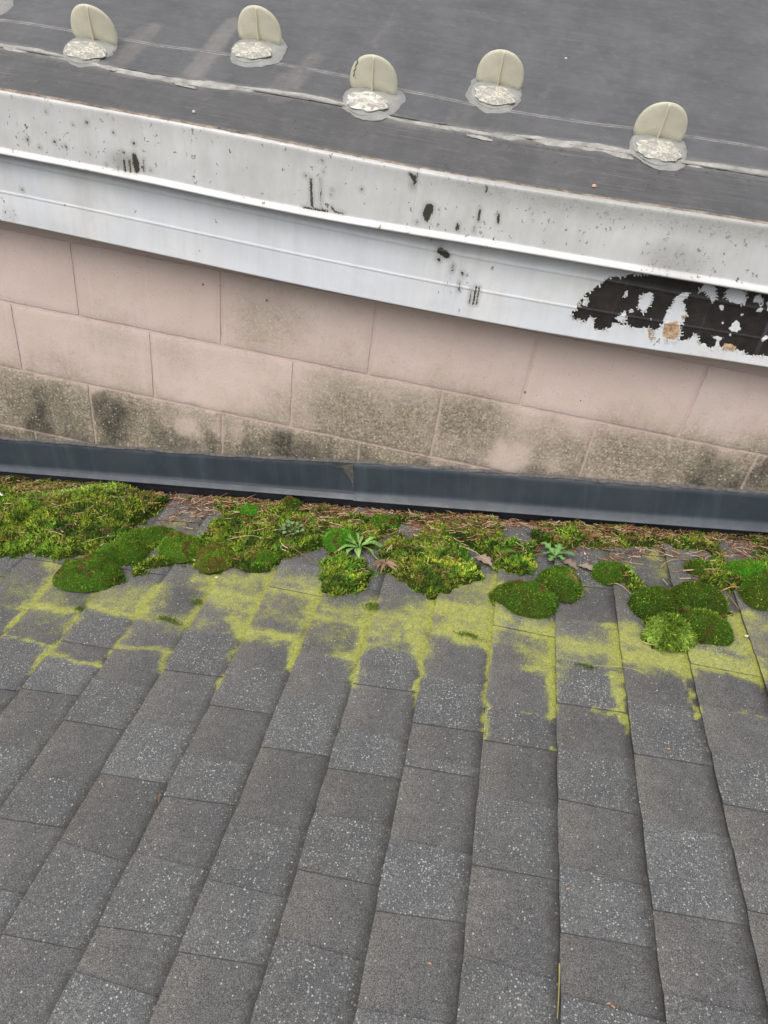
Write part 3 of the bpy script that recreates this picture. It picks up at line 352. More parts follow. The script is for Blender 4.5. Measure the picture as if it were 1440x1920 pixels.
def vcol_mat(name, rough=.7, trans=.0, spec=.25):
    M = Mat(name, rough, spec); c = M.attr('col', 'Color')
    if not trans: return M.out(c)
    M.out(c)
    tr = M.N.new('ShaderNodeBsdfTranslucent'); M.put(tr.inputs[0], c)
    mx = M.N.new('ShaderNodeMixShader'); mx.inputs[0].default_value = trans
    M.t.links.new(M.b.outputs[0], mx.inputs[1]); M.t.links.new(tr.outputs[0], mx.inputs[2])
    M.t.links.new(mx.outputs[0], M.N['Material Output'].inputs[0]); return M.m
def clear_mat(name, c0, c1, clear, rough=.3, stain=True):
    M = Mat(name, rough, .5)
    c = M.ramp(M.noise(28, 4, .6), [(.3, c0), (.7, c1)])
    if stain: c = M.mix(M.math('MULTIPLY', M.mr(M.noise(1, 4, .7, M.vec((18, 18, 70))), .6, .75), .4), c, (.30, .28, .22))
    M.out(c, normal=M.bump(M.noise(60, 4), .0012, .4))
    tl = M.N.new('ShaderNodeBsdfTranslucent'); M.put(tl.inputs[0], c)
    tp = M.N.new('ShaderNodeBsdfTransparent'); tp.inputs[0].default_value = (.93, .93, .88, 1)
    m1 = M.N.new('ShaderNodeMixShader'); m1.inputs[0].default_value = .35
    M.t.links.new(M.b.outputs[0], m1.inputs[1]); M.t.links.new(tl.outputs[0], m1.inputs[2])
    m2 = M.N.new('ShaderNodeMixShader'); m2.inputs[0].default_value = clear
    M.t.links.new(m1.outputs[0], m2.inputs[1]); M.t.links.new(tp.outputs[0], m2.inputs[2])
    M.t.links.new(m2.outputs[0], M.N['Material Output'].inputs[0]); return M.m

def glue_mat():
    M = Mat('crumbling_adhesive', .7, .3)
    a = M.mr(M.noise(58, 5, .7, dist=.8), .44, .58)
    c = M.mix(a, M.ramp(M.noise(120, 4), [(.3, (.22, .215, .195)), (.7, (.34, .335, .31))]), M.ramp(M.noise(200, 4, .7), [(.3, (.42, .40, .33)), (.7, (.60, .57, .49))]))
    crk = M.math('LESS_THAN', M.voro(95, feature='DISTANCE_TO_EDGE'), .035)
    c = M.mix(M.math('MULTIPLY', M.math('MULTIPLY', crk, M.mr(M.noise(30, 3), .48, .6)), .8), c, (.14, .12, .09))
    return M.out(c, normal=M.bump(a, .0008, .6, M.bump(M.noise(120, 4, .7), .0012, .5)))
MT = dict(
    shingle=shingle_mat(), block=block_mat(), stop=fascia_mat('white_gravel_stop', False), panel=fascia_mat('white_fascia_panel', True),
    membrane=membrane_mat('rubber_membrane', (.064, .065, .068), (.096, .097, .100)), strip=membrane_mat('rubber_edge_strip', (.054, .054, .056), (.084, .083, .084)),
    flash=flash_mat(), under=plain('old_flashing', (.018, .021, .026), (.035, .04, .047), 12, .6),
    sealant=plain('dirty_sealant', (.05, .05, .05), (.13, .12, .11), 80, .8, .003),
    caulk=plain('weathered_caulk', (.17, .165, .155), (.40, .39, .365), 30, .85, .003, .2, 7),
    chalk=plain('chalky_lap_line', (.11, .11, .115), (.27, .27, .27), 26, .8),
    soffit=plain('soffit_metal', (.38, .34, .32), (.45, .41, .39), 10, .7),
    brownedge=plain('edge_adhesive', (.07, .055, .045), (.30, .25, .19), 45, .8, .002),
    fin=clear_mat('aged_clear_plastic', (.78, .75, .60), (.88, .85, .72), .24),
    rib=clear_mat('yellowed_plastic_rib', (.80, .76, .58), (.84, .80, .66), .1, stain=False),
    pad=clear_mat('clear_plastic_pad', (.50, .52, .50), (.62, .63, .60), .45, .25, False),
    ring=clear_mat('dried_clear_sealant', (.40, .40, .385), (.54, .54, .52), .35, .35, False),
    glue=glue_mat(),
    moss=vcol_mat('moss_leaf', .75, .25), mossbed=None, leaf=vcol_mat('plant_leaf', .5, .25), litter=vcol_mat('dry_litter', .8, .1),
)
def bed_mat():
    M = Mat('moss_bed', .95, .1)
    c = M.ramp(M.noise(90, 5, .7), [(.3, (.012, .020, .004)), (.55, (.028, .044, .007)), (.75, (.055, .060, .018))])
    return M.out(c, normal=M.bump(M.noise(220, 4, .7), .003, .9))
MT['mossbed'] = bed_mat()

# ================================================================== the shingle roof
lich_x = np.array([p for l in LICHEN for p in l[0]])
def lichen_field(P):
    f = np.zeros(len(P)); f2 = np.zeros(len(P))
    P = P + np.stack([fbm(P[:, 0] * 45, P[:, 1] * 45, 201) - .5, fbm(P[:, 0] * 45, P[:, 1] * 45, 205) - .5], -1) * .030
    for pl, r, v in LICHEN:
        v = v * (.84 if r < .013 else (.80 if r > .036 else .92)); r = r * (.85 if r < .013 else 1)
        c = np.mean(pl, 0); m = np.hypot(*(P - c).T) < r * 3 + .25
        if not m.any(): continue
        d = seg_dist(P[m], pl if len(pl) > 1 else pl * 2)
        f[m] = np.maximum(f[m], .80 * min(v, 1.05) ** .7 * np.exp(-(d / (r * 1.5)) ** 2)); f2[m] += .15 * min(v, 1) * np.exp(-(d / (r * 2.2 + .012)) ** 2)
    return np.minimum(f + np.minimum(f2, .26), .95)
SXMIN, SXMAX, YMIN = -2.6, 4.9, -4.0
def build_shingles():
    B = Buf()
    for k in range(int((SXMIN - OFF) / EXPO), int((SXMAX - OFF) / EXPO) + 1):
        s0 = OFF + EXPO * k; s1 = s0 + EXPO
        first, tb = TABS.get(k, (random.choice('PS'), []))
        tb = list(tb)
        bnd = []
        if tb:                                            # towards the wall
            y = (tb[0][0] + tb[0][1]) / 2; t = first; lst = []
            while True:
                y2 = y + random.uniform(.10, .2)
                if y2 > -.03: break
                t2 = 'S' if t == 'P' else 'P'; m = random.uniform(-.01, .01)
                lst.append((y2 + m, y2 - m, t)); t = t2; y = y2
            top = t
            bnd = [(.03, .03, top)] + [x for x in lst[::-1]] + tb
        else: bnd = [(.03, .03, first)]
        y = min(bnd[-1][0], bnd[-1][1]); t = bnd[-1][2]
        while y > YMIN:
            y -= random.uniform(.09, .19); m = random.uniform(-.012, .012); t = 'S' if t == 'P' else 'P'
            bnd.append((y + m, y - m, t))
        for (a0, a1, t), (b0, b1, _) in zip(bnd[:-1], bnd[1:]):
            near = (-1.6 < (a0 + b0) / 2) and (-.6 < s0 < 2.2)
            fine = near and (a0 > -.72)
            nu = 18 if fine else (6 if near else 1); nv = max(1, int(abs(a0 - b0) / (.008 if fine else (.03 if near else 1))))
            u = np.linspace(0, 1, nu + 1)[:, None]; v = np.linspace(0, 1, nv + 1)[None, :]
            gap = .0004 if t == 'S' else 0.0
            ya = a0 + (a1 - a0) * u - gap; yb = b0 + (b1 - b0) * u + gap
            Y = ya + (yb - ya) * v; X = s0 + u * (EXPO + .006) + 0 * v
            raised = .0032 if t == 'S' else 0.
            wob = (fbm(X * 9 + k, Y * 9, 3) - .5) * .0016
            Hh = .0068 * (1 - u) + raised + wob * (1 if near else 0)
            edge = (fbm(Y * 60 + k * 7.3, Y * 0 + k, 5) - .5) * .0024
            X = X + np.where(u < .001, edge, 0)
            # feathered corners
            cr = np.where((u < .001) & ((v < .001) | (v > .999)), .0015, 0); X = X + cr
            V = np.stack([X, Y, Hh], -1).reshape(-1, 3)
            P = V[:, :2]
            lc = lichen_field(P) if fine else np.zeros(len(P))
            lc = np.maximum(lc, (.30 * smooth01((P[:, 1] + .48) / .25)) if fine else 0)
            tone = random.uniform(.91, 1.09)
            if fine:
                uq = np.repeat(np.linspace(0, 1, nu + 1), nv + 1); vq = np.tile(np.linspace(0, 1, nv + 1), nu + 1)
                eg = np.maximum(smooth01((uq - .72) / .28), np.maximum(smooth01((.16 - vq) / .16), smooth01((vq - .86) / .14) * .7))
                lc = lc * (random.uniform(.60, .92) + .42 * eg) * (lc > .02)
                lc = np.clip(lc, 0, .95)
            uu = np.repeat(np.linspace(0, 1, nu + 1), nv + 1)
            spk = (random.uniform(.55, 1.0) if t == 'S' else random.choice([.02, .05, .14]))
            n = len(V); G = grid(nu, nv)[:, ::-1]
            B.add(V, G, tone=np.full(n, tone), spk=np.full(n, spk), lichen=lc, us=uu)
            # skirts: the butt facing downhill and both tab sides
            ii = np.arange(n).reshape(nu + 1, nv + 1)
            for edge_i, flip in ((ii[0, :], 0), (ii[:, 0], 1), (ii[:, -1], 0)):
                top_v = V[edge_i]; bot = top_v.copy(); bot[:, 2] -= (.0120 if edge_i is ii[0, :] else .006)
                bot[:, 2] = np.maximum(bot[:, 2], -.004)
                m = len(edge_i); q = np.stack([np.arange(m - 1), np.arange(1, m), np.arange(1, m) + m, np.arange(m - 1) + m], -1)
                if flip: q = q[:, ::-1]
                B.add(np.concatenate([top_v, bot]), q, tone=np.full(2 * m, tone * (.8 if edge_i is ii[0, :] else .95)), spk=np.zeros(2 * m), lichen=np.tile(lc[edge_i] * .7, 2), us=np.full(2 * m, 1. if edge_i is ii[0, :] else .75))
    V, F = box(SXMIN, SXMAX, YMIN, .05, -.12, -.004)
    B.add(V, F, tone=np.full(8, .6), spk=np.zeros(8), lichen=np.zeros(8), us=np.ones(8))
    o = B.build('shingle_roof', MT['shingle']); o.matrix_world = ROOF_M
    tag(o, 'grey asphalt shingle roof sloping along the wall, lichen-stained near its upper edge', 'roof')
build_shingles()

# ================================================================== the block wall
WX0, WX1 = -2.6, 4.9
def build_wall():
    B = Buf(); S, H = .4064, .2032; J = .0042
    def paint(V):
        P = V[:, [0, 2]]; P = P + np.stack([fbm(P[:, 0] * 16, P[:, 1] * 16, 211, 4) - .5, fbm(P[:, 0] * 16, P[:, 1] * 16, 217, 4) - .5], -1) * .075; ol = np.zeros(len(P)); bk = np.zeros(len(P))
        for x, z, r, v in OLIVE: ol = 1 - (1 - ol) * (1 - .9 * v * np.exp(-(np.hypot((P[:, 0] - x), (P[:, 1] - z)) / (r * 1.15)) ** 2))
        for x, z, r, v in BLACK: bk = 1 - (1 - bk) * (1 - .8 * v * np.exp(-(np.hypot((P[:, 0] - x), (P[:, 1] - z - .01) * .6) / (r * 1.35)) ** 2))
        for x, z, r, v in PINK:
            k = 1 - v * smooth01(1.4 - np.hypot((P[:, 0] - x), (P[:, 1] - z) * .8) / r); ol *= k; bk *= k
        # away from the photographed stretch the foot of the wall is stained in the same way
        uq = P[:, 1] - (Z0 + .15 + math.tan(TH) * P[:, 0]); pk = np.ones(len(P))
        for x, z, r, v in PINK: pk *= 1 - .8 * v * smooth01(1.4 - np.hypot((P[:, 0] - x), (P[:, 1] - z) * .8) / r)
        rowc = (P[:, 1] < 0) * smooth01((.95 - P[:, 0]) / .3)
        ol = 1 - (1 - ol) * (1 - .62 * pk * np.exp(-(np.maximum(uq, 0) / .085) ** 2)) * (1 - .50 * rowc * pk)
        bk = 1 - (1 - bk) * (1 - .62 * pk * np.exp(-(np.maximum(uq, 0) / .055) ** 2) * fbm(P[:, 0] * 14, P[:, 1] * 5, 12) * 1.6)
        up = P[:, 1] - (Z0 + .15 + math.tan(TH) * P[:, 0])
        foot = smooth01(1 - up / .22) * ((P[:, 0] < -.3) | (P[:, 0] > 1.95))
        ol = np.maximum(ol, foot); bk = np.maximum(bk, foot * fbm(P[:, 0] * 9, P[:, 1] * 6, 8) * 1.1 * smooth01(1 - up / .12))
        return ol, bk
    for row in range(-14, 3):
        off = 0 if row % 2 == 1 else -.5
        for i in range(int(WX0 / S) - 1, int(WX1 / S) + 2):
            x0 = (i + off) * S + J; x1 = x0 + S - 2 * J; z0 = row * H + J; z1 = z0 + H - 2 * J
            zr = Z0 + math.tan(TH) * (x0 + x1) / 2
            if z1 < zr - .25: continue
            near = -.7 < x0 < 2.1 and z1 > zr - .1
            nu, nv = (40, 20) if near else (4, 2)
            uu = np.linspace(0, 1, nu + 1); vv = np.linspace(0, 1, nv + 1)
            X, Zz = np.meshgrid(x0 + (x1 - x0) * uu, z0 + (z1 - z0) * vv, indexing='ij')
            V = np.stack([X, np.zeros_like(X), Zz], -1).reshape(-1, 3)
            if near:
                ed = np.minimum(np.minimum(V[:, 0] - x0, x1 - V[:, 0]), np.minimum(V[:, 2] - z0, z1 - V[:, 2]))
                V[:, 0] += np.where(ed < 1e-6, (fbm(V[:, 0] * 70, V[:, 2] * 70, 4) - .5) * .004, 0)
                V[:, 2] += np.where(ed < 1e-6, (fbm(V[:, 0] * 70, V[:, 2] * 70, 9) - .5) * .004, 0)
                V[:, 1] += np.where(ed < 1e-6, .0012, 0) + (fbm(V[:, 0] * 12, V[:, 2] * 12, 2) - .5) * .0012
            ol, bk = paint(V)
            dim = random.uniform(-.03, .03)
            G = grid(nu, nv)
            n = len(V)
            B.add(V, G, olive=ol + dim, black=bk, joint=np.zeros(n))
            ii = np.arange(n).reshape(nu + 1, nv + 1); loop = np.concatenate([ii[:, 0], ii[-1, 1:], ii[-2::-1, -1], ii[0, -2::-1]])
            a = V[loop]; b = a.copy(); b[:, 1] += .007; m = len(a)
            q = np.stack([np.arange(m - 1), np.arange(m - 1) + m, np.arange(1, m) + m, np.arange(1, m)], -1)
            B.add(np.concatenate([a, b]), q, olive=np.tile(ol[loop], 2) * .5, black=np.tile(bk[loop], 2), joint=np.full(2 * m, 2.))
    # struck mortar: a back sheet a little behind the block faces
    nx, nz = 500, 120
    X, Zz = np.meshgrid(np.linspace(WX0, WX1, nx + 1), np.linspace(-1.2, .612, nz + 1), indexing='ij')
    V = np.stack([X, np.full_like(X, .0030), Zz], -1).reshape(-1, 3); V[:, 1] += (fbm(V[:, 0] * 25, V[:, 2] * 25, 6) - .5) * .0016
    ol, bk = paint(V)
    B.add(V, grid(nx, nz), olive=ol * .55, black=bk * .7, joint=np.full(len(V), .8))
    V, F = box(WX0, WX1, .008, .2, -1.2, .612); B.add(V, F, olive=np.zeros(8), black=np.zeros(8), joint=np.zeros(8))
    o = B.build('block_wall', MT['block'])
    tag(o, 'pink painted concrete block wall under the white fascia, stained olive and black at its foot', 'wall')
build_wall()

# ================================================================== white metal fascia
def fascia_attrs(P, lower):
    mil = np.full(len(P), .05)
    if lower: items = STREAK2
    else: items = STREAK; mil = np.minimum(mil, poly_sd(P, HOLE)); mil = np.minimum(mil, poly_sd(P, DRIP))
    for pl, r in items: mil = np.minimum(mil, seg_dist(P, pl) - r)
    return np.clip(mil, -.02, .05)
def build_fascia():
    root = empty('metal_fascia', loc=(.8, -.08, .6)); inv = root.matrix_world
    tag(root, 'white metal roof edge fascia, mildew-spotted, paint peeled to dark brown on the right', 'fascia')
    off = np.array([.8, -.08, .6])
    def sheet(name, x0, x1, prof, m, dx, lower=False, extra=None, proud=0, thick=.0012):
        nx = int((x1 - x0) / dx); xs = np.linspace(x0, x1, nx + 1); rows = prof(xs)      # list of (y(x), z(x))
        V = np.stack([np.stack([xs, np.broadcast_to(y, xs.shape) - proud, z], -1) for y, z in rows], 1)   # nx+1, nr, 3
        nr = V.shape[1]; Vf = V.reshape(-1, 3); P = Vf[:, [0, 2]]
        A = {'mild': fascia_attrs(P, lower)}
        top = sm_ip('top', P[:, 0]); bot_ = sm_ip('lip', P[:, 0])
        if not lower:
            t = (top - P[:, 1]) / .125
            g = .5 * smooth01(1 - t / .55) * smooth01((P[:, 0] - .85) / .35) + .35 * smooth01((P[:, 0] - .85) / .2) * smooth01(1.35 - P[:, 0]) + .28 * smooth01(1 - t / .4)
            g = np.maximum(g, .75 * smooth01(1 - np.hypot((P[:, 0] - .87) / .02, (P[:, 1] - .70) / .03)))
            g = np.maximum(g, .7 * smooth01(1.2 - np.hypot((P[:, 0] - .21) / .05, (P[:, 1] - .635) / .03)))
            g = np.maximum(g, .45 * smooth01(1.2 - np.hypot((P[:, 0] - 1.45) / .10, (P[:, 1] - .64) / .05)))
            A['grime'] = g + .22
        else:
            zb = sm_ip('bot', P[:, 0])
            A['grime'] = -.02 + .35 * smooth01(1.2 - np.hypot((P[:, 0] + .12) / .05, (P[:, 1] - .46) / .05)) + .25 * smooth01(1.2 - np.hypot((P[:, 0] - 1.0) / .05, (P[:, 1] - .5) / .09))
            b = poly_sd(P, BROWN)
            for h in HOLES: b = np.maximum(b, -poly_sd(P, h))
            A['brown'] = np.clip(b, -.03, .03)
            tt = np.full(len(P), .05)
            for h in TAN: tt = np.minimum(tt, poly_sd(P, h))
            A['tan'] = np.clip(tt, -.03, .03)
        G = grid(nx, nr - 1)
        o = mesh(name, Vf - off, G, m, root, True, A)
        md = o.modifiers.new('thickness', 'SOLIDIFY'); md.thickness = thick; md.offset = -1
        return o
    sag = lambda x: (fbm(x * 3, x * 0, 11) - .5) * .004
    def stop_prof(xs):
        zt = sm_ip('top', xs); zl = sm_ip('lip', xs); w_ = sag(xs); rows = []
        for s in (.035, .012, .002): rows.append((-.08 + s * math.cos(PA), zt + s * math.sin(PA) * .9 - .0002))
        for a in (20, 50, 80): a_ = math.radians(a); rows.append((-.08 - .0045 * math.sin(a_), zt - .0045 + .0045 * math.cos(a_)))
        n = 30
        for t in np.linspace(.06, .90, n): rows.append((-.0845 + w_ * np.sin(t * 3.1), zt + (zl - zt) * t))
        rows.append((-.0852, zt + (zl - zt) * .915)); rows.append((-.0895, zt + (zl - zt) * .95)); rows.append((-.0940, zl + .0015)); rows.append((-.0945, zl)); rows.append((-.091, zl - .002)); rows.append((-.086, zl - .0005))
        return rows
    XL = .880
    sheet('gravel_stop', WX0, XL + .03, stop_prof, MT['stop'], .0045)
    s2 = sheet('gravel_stop', XL, WX1, stop_prof, MT['stop'], .0045, proud=.0018)
    s2['label'] = 'mildew-specked right hand length of the white edge trim, with a dark hole'
    def panel_prof(xs):
        zl = sm_ip('lip', xs); zb = sm_ip('bot', xs); zbd = sm_ip('bead', xs); zr = (zbd + zb) / 2 - .0005; rows = []
        def bead(z, w, h):
            for d, k in ((1, 0), (.55, .55), (0, 1), (-.55, .75), (-1, 0)): rows.append((-.064 - h * .55 * k, z + w * d))
        w_ = (fbm(xs * 2.2 + 9, xs * 0, 13) - .5) * .005
        rows.append((-.0635, zl + .03)); rows.append((-.064, zl + .012))
        for t in np.linspace(.0, 1, 5)[:-1]: rows.append((-.064, zl + .006 + (zbd + .005 - zl - .006) * t))
        bead(zbd, .0042, .0026)
        for t in np.linspace(.02, .98, 14): rows.append((-.064 + w_ * math.sin(t * 3.14), zbd - .0042 + (zr + .004 - zbd + .0042) * t))
        bead(zr, .0036, .0022)
        for t in np.linspace(.02, 1, 16): rows.append((-.064 + w_ * .7 * math.sin(t * 3.14), zr - .0036 + (zb + .003 - zr + .0036) * t))
        rows.append((-.0643, zb + .001)); rows.append((-.0632, zb)); rows.append((-.061, zb + .0004)); rows.append((-.05, zb + .0014))
        return rows
    sheet('fascia_panel', WX0, WX1, panel_prof, MT['panel'], .0042, True)
    # curled flakes of white paint along the torn edges
    B = Buf(); rim = []
    for poly in [BROWN] + HOLES[:8]:
        for a, b in zip(poly, poly[1:] + poly[:1]):
            a = np.array(a); b = np.array(b); L = np.hypot(*(b - a))
            if L > .12: continue
            for t in np.arange(random.random() * .006, L, .007): rim.append((a + (b - a) * t / max(L, 1e-6), math.atan2(b[1] - a[1], b[0] - a[0])))
    for p, an in rim:
        if random.random() > .62: continue
        L = random.uniform(.004, .011); Wd = random.uniform(.003, .006); n = 5; lift = random.uniform(.0008, .0030); a2 = an + random.uniform(-.5, .5) + 1.57 * (1 if random.random() < .5 else -1)
        u = np.linspace(0, 1, n); V = []
        for j in (-1, 0, 1):
            for k in range(n):
                x = L * u[k] - L * .4; y = j * Wd * .5 * (1 - .55 * u[k]) * random.uniform(.7, 1.2)
                V.append((p[0] + x * math.cos(a2) - y * math.sin(a2), -.0652 - lift * u[k] ** 2, p[1] + x * math.sin(a2) + y * math.cos(a2)))
        B.add(np.array(V) - off, grid(2, n - 1))
    B.build('paint_flakes', plain('lifted_paint', (.40, .40, .39), (.62, .62, .61), 60, .6), root)['kind'] = 'stuff'
    xs = np.linspace(WX0, WX1, 80); zb = sm_ip('bot', xs)
    V = np.stack([np.stack([xs, np.full_like(xs, y), zb + .003 + dz], -1) for y, dz in ((-.061, 0), (.004, .004), (.004, .02), (-.061, .02))], 1).reshape(-1, 3)
    mesh('soffit', V - off, grid(79, 3), MT['soffit'], root)
    # timber nailer that carries the metal (fills the space behind it)
    V, F = box(WX0, WX1, -.055, .05, .475, .70); mesh('nailer', V - off, F, MT['soffit'], root)
build_fascia()

# ================================================================== upper membrane roof
def memb_z(x, s): return (sm_ip('top', x) - ZTOP) * np.exp(-np.maximum(s, 0) / .3)
def build_membrane():
    root = empty('membrane_roof', M=UP_M)
    tag(root, 'dark grey rubber membrane roof sloping up behind the white fascia', 'roof')
    def sheet(name, s0, s1, h0, m, nx, ns, x0=WX0, x1=WX1, power=1., scr=0):
        sv = s0 + (s1 - s0) * np.linspace(0, 1, ns + 1) ** power; xs = np.linspace(x0, x1, nx + 1)
        X, Sv = np.meshgrid(xs, sv, indexing='ij')
        hh = h0 + memb_z(X, Sv) + (fbm(X * 4, Sv * 5, 21) - .5) * .008 * np.clip(Sv / .25, 0, 1)
        ed = (fbm(X * 30, X * 0, 23) - .5) * .004 + (fbm(X * 5, X * 0, 24) - .5) * .006
        Sv = Sv + np.where(Sv == sv[0], ed, 0)
        V = np.stack([X, Sv, hh], -1).reshape(-1, 3); P = V[:, :2]
        du = np.zeros(len(P))
        for pl, r, v in DUST: du = np.maximum(du, .62 * v * smooth01(1.7 - seg_dist(P, pl) / r))
        du = np.maximum(du, .62 * np.exp(-((P[:, 1] - np.interp(P[:, 0], np.array(CAULK)[:, 0], np.array(CAULK)[:, 1])) / .020) ** 2)); du = np.maximum(du, .34 * np.exp(-((P[:, 1] - np.interp(P[:, 0], np.array(SEAM)[:, 0], np.array(SEAM)[:, 1]) - .004) / .014) ** 2))
        o = mesh(name, V, grid(nx, ns), m, root, True, {'dust': du, 'scr': np.full(len(P), float(scr))})
        md = o.modifiers.new('thickness', 'SOLIDIFY'); md.thickness = .0016; md.offset = -1
        return o
    caulk = np.array(CAULK)
    cs = lambda x: np.interp(x, caulk[:, 0], caulk[:, 1])
    sheet('edge_strip', .0095, .33, .0022, MT['strip'], 700, 40, scr=1)
    sheet('membrane_sheet', .184, 6.5, .0042, MT['membrane'], 420, 160, power=2.6, scr=.15)
    # lap line: a double pale ridge following the photograph's line
    se = np.array(SEAM); 
    for d in (0, .0075):
        xs = np.linspace(WX0, WX1, 900); sv = np.interp(xs, se[:, 0], se[:, 1]) + d + (fbm(xs * 12, xs * 0, 31) - .5) * .003
        ww = .0011 + .0012 * fbm(xs * 40, xs * 0, 32 + int(d * 1000))
        hb = .0042 + memb_z(xs, sv) + (fbm(xs * 4, sv * 5, 21) - .5) * .008 * np.clip(sv / .25, 0, 1)
        V = np.stack([np.stack([xs, sv + k * ww, hb + dh], -1) for k, dh in ((-1, .0003), (0, .0016), (1, .0003))], 1).reshape(-1, 3)
        mesh('lap_line', V, grid(899, 2), MT['chalk'], root, True)
    # smeared caulk along the cut edge of the sheet
    xs = np.linspace(WX0, WX1, 1500); mid = cs(xs); hw = np.interp(xs, caulk[:, 0], caulk[:, 2]) * .72
    up_ = mid + hw * (.3 + 1.6 * fbm(xs * 18, xs * 0, 41)); lo = mid - hw * (.1 + 2.3 * fbm(xs * 22, xs * 0, 43) ** 1.6)
    rows = []
    for t in np.linspace(0, 1, 7):
        s = lo + (up_ - lo) * t; base = np.where(s < .186, .0022, .0042) + memb_z(xs, s) + (fbm(xs * 4, s * 5, 21) - .5) * .008 * np.clip(s / .25, 0, 1)
        rows.append(np.stack([xs, s, base + .0007 + .0022 * math.sin(math.pi * t) ** .5 * (.2 + 1.2 * fbm(xs * 50, s * 160, 44)) + (0 if 0 < t < 1 else -.002)], -1))
    V = np.stack(rows, 1).reshape(-1, 3)
    mesh('caulk_bead', V, grid(1499, 6), MT['caulk'], root, True)
    # flakes of loose caulk
    B = Buf()
    for x, s, L in ((.115, .166, .022), (.30, .150, .055), (.985, .155, .06), (1.30, .172, .05)):
        n = 9; xs_ = np.linspace(-L / 2, L / 2, n); wd = .0030 * (1 - (2 * xs_ / L) ** 2) ** .5 * (.6 + rng.random(n)) + .0004
        V = np.concatenate([np.stack([x + xs_, s - .1 * xs_ - wd, np.full(n, .0040)], -1), np.stack([x + xs_, s - .1 * xs_ + wd, .0055 + rng.random(n) * .003], -1)])
        V[:, 2] += memb_z(V[:, 0], V[:, 1])
        i = np.arange(n - 1); B.add(V, np.stack([i, i + 1, i + 1 + n, i + n], -1))
    B.build('caulk_flakes', MT['caulk'], root)
    # cut edge of the rubber with its old adhesive along the top of the metal
    xs = np.linspace(WX0, WX1, 1200); a = (fbm(xs * 30, xs * 0, 23) - .5) * .004 + (fbm(xs * 5, xs * 0, 24) - .5) * .006; rows = []
    for s, h in ((.0035, .0006), (.006, .0020), (.0095, .0024), (.0125, .0010)): rows.append(np.stack([xs, s + a + (fbm(xs * 45, xs * 0 + s * 999, 51) - .5) * .003, memb_z(xs, 0 * xs) + h], -1))
    mesh('edge_adhesive', np.stack(rows, 1).reshape(-1, 3), grid(1199, 3), MT['brownedge'], root)
    return root
build_membrane()

# ================================================================== snow guards
def disc(rx, ry, h, n=40, rings=6, seed=0, rough=.12, hn=.3, cut=None, top=None):
    a = np.linspace(0, 2 * math.pi, n, endpoint=False); V = [(0, 0, h)]; 
    rr = 1 + rough * (fbm(np.cos(a) * 2 + 5, np.sin(a) * 2 + 5, seed, 4) - .5) * 4
    for k in range(1, rings + 1):
        t = k / rings; f = (1 - t ** 4)
        for i in range(n):
            x = rx * t * rr[i] * math.cos(a[i]); y = ry * t * rr[i] * math.sin(a[i])
            V.append((x, y, h * f * (1 + hn * (vnoise(np.array([x * 90 + 7]), np.array([y * 90]), seed)[0] - .5) * 2)))
    F3 = [(0, 1 + i, 1 + (i + 1) % n) for i in range(n)]; F4 = []
    for k in range(rings - 1):
        for i in range(n): F4.append((1 + k * n + i, 1 + (k + 1) * n + i, 1 + (k + 1) * n + (i + 1) % n, 1 + k * n + (i + 1) % n))
    return np.array(V), [np.array(F3), np.array(F4)]
def build_guard():
    root = empty('snow_guard')
    # fin: rounded upright plate
    n = 34; R, Hf, T = .0565, .078, .0022
    ang = np.linspace(math.radians(-16), math.radians(196), n)
    ox = R * np.cos(ang); oz = np.where(np.sin(ang) > 0, (Hf - .018) * np.sin(ang), .018 * np.sin(ang) * 3.6) + .018
    oz = np.maximum(oz, 0.0); ox = np.where(oz <= .006, np.sign(ox) * .0515, ox)
    prof = [(.0, 1), (.6, 1), (1, .985)]
    V = []; F = []
    rings = 8
    for side in (-1, 1):
        for k in range(rings + 1):
            t = k / rings
            for x, z in zip(ox, oz): V.append((x * t, side * T * (.55 if k == rings else 1), .03 + (z - .03) * t))
    m = n * (rings + 1); F4 = []
    for s in (0, 1):
        for k in range(rings):
            for i in range(n - 1):
                a, b, c, d = (s * m + k * n + i, s * m + (k + 1) * n + i, s * m + (k + 1) * n + i + 1, s * m + k * n + i + 1)
                F4.append((a, d, c, b) if s else (a, b, c, d))
            F4.append((s * m + k * n + n - 1, s * m + (k + 1) * n + n - 1, s * m + (k + 1) * n, s * m + k * n) if not s else (s * m + k * n + n - 1, s * m + k * n, s * m + (k + 1) * n, s * m + (k + 1) * n + n - 1))
    e0 = rings * n
    for i in range(n): j = (i + 1) % n; F4.append((e0 + i, m + e0 + i, m + e0 + j, e0 + j))
    V = np.array(V); V[:, 1] += .004 * (V[:, 2] / Hf) ** 2 + .016 * (V[:, 0] / R) ** 2 * (.4 + .6 * V[:, 2] / Hf)
    fin = mesh('fin', V, np.array(F4), MT['fin'], root, True)
    fin.location = (0, 0, .004)
    # stiffening rib up the middle of the fin, front and back
    nz = 10; zz = np.linspace(.004, Hf - .002, nz); V = []
    for z in zz:
        d = .005 * (1 - z / Hf) + .0028
        for x, y in ((-.0024, 0), (-.0014, -d), (.0014, -d), (.0024, 0), (.0014, d * .6), (-.0014, d * .6)): V.append((x, y + .004 * (z / Hf) ** 2, z))
    F4 = [(k * 6 + i, k * 6 + (i + 1) % 6, (k + 1) * 6 + (i + 1) % 6, (k + 1) * 6 + i) for k in range(nz - 1) for i in range(6)]
    mesh('rib', np.array(V), [np.array(F4), np.array([[(nz - 1) * 6 + i for i in range(6)]])], MT['rib'], fin)
    V, F = disc(.055, .072, .006, 48, 6, 3, .02, .05); V[:, 1] -= .032; mesh('base_pad', V, F, MT['pad'], root, True).location = (0, 0, .004)
    return root
guard0 = build_guard()
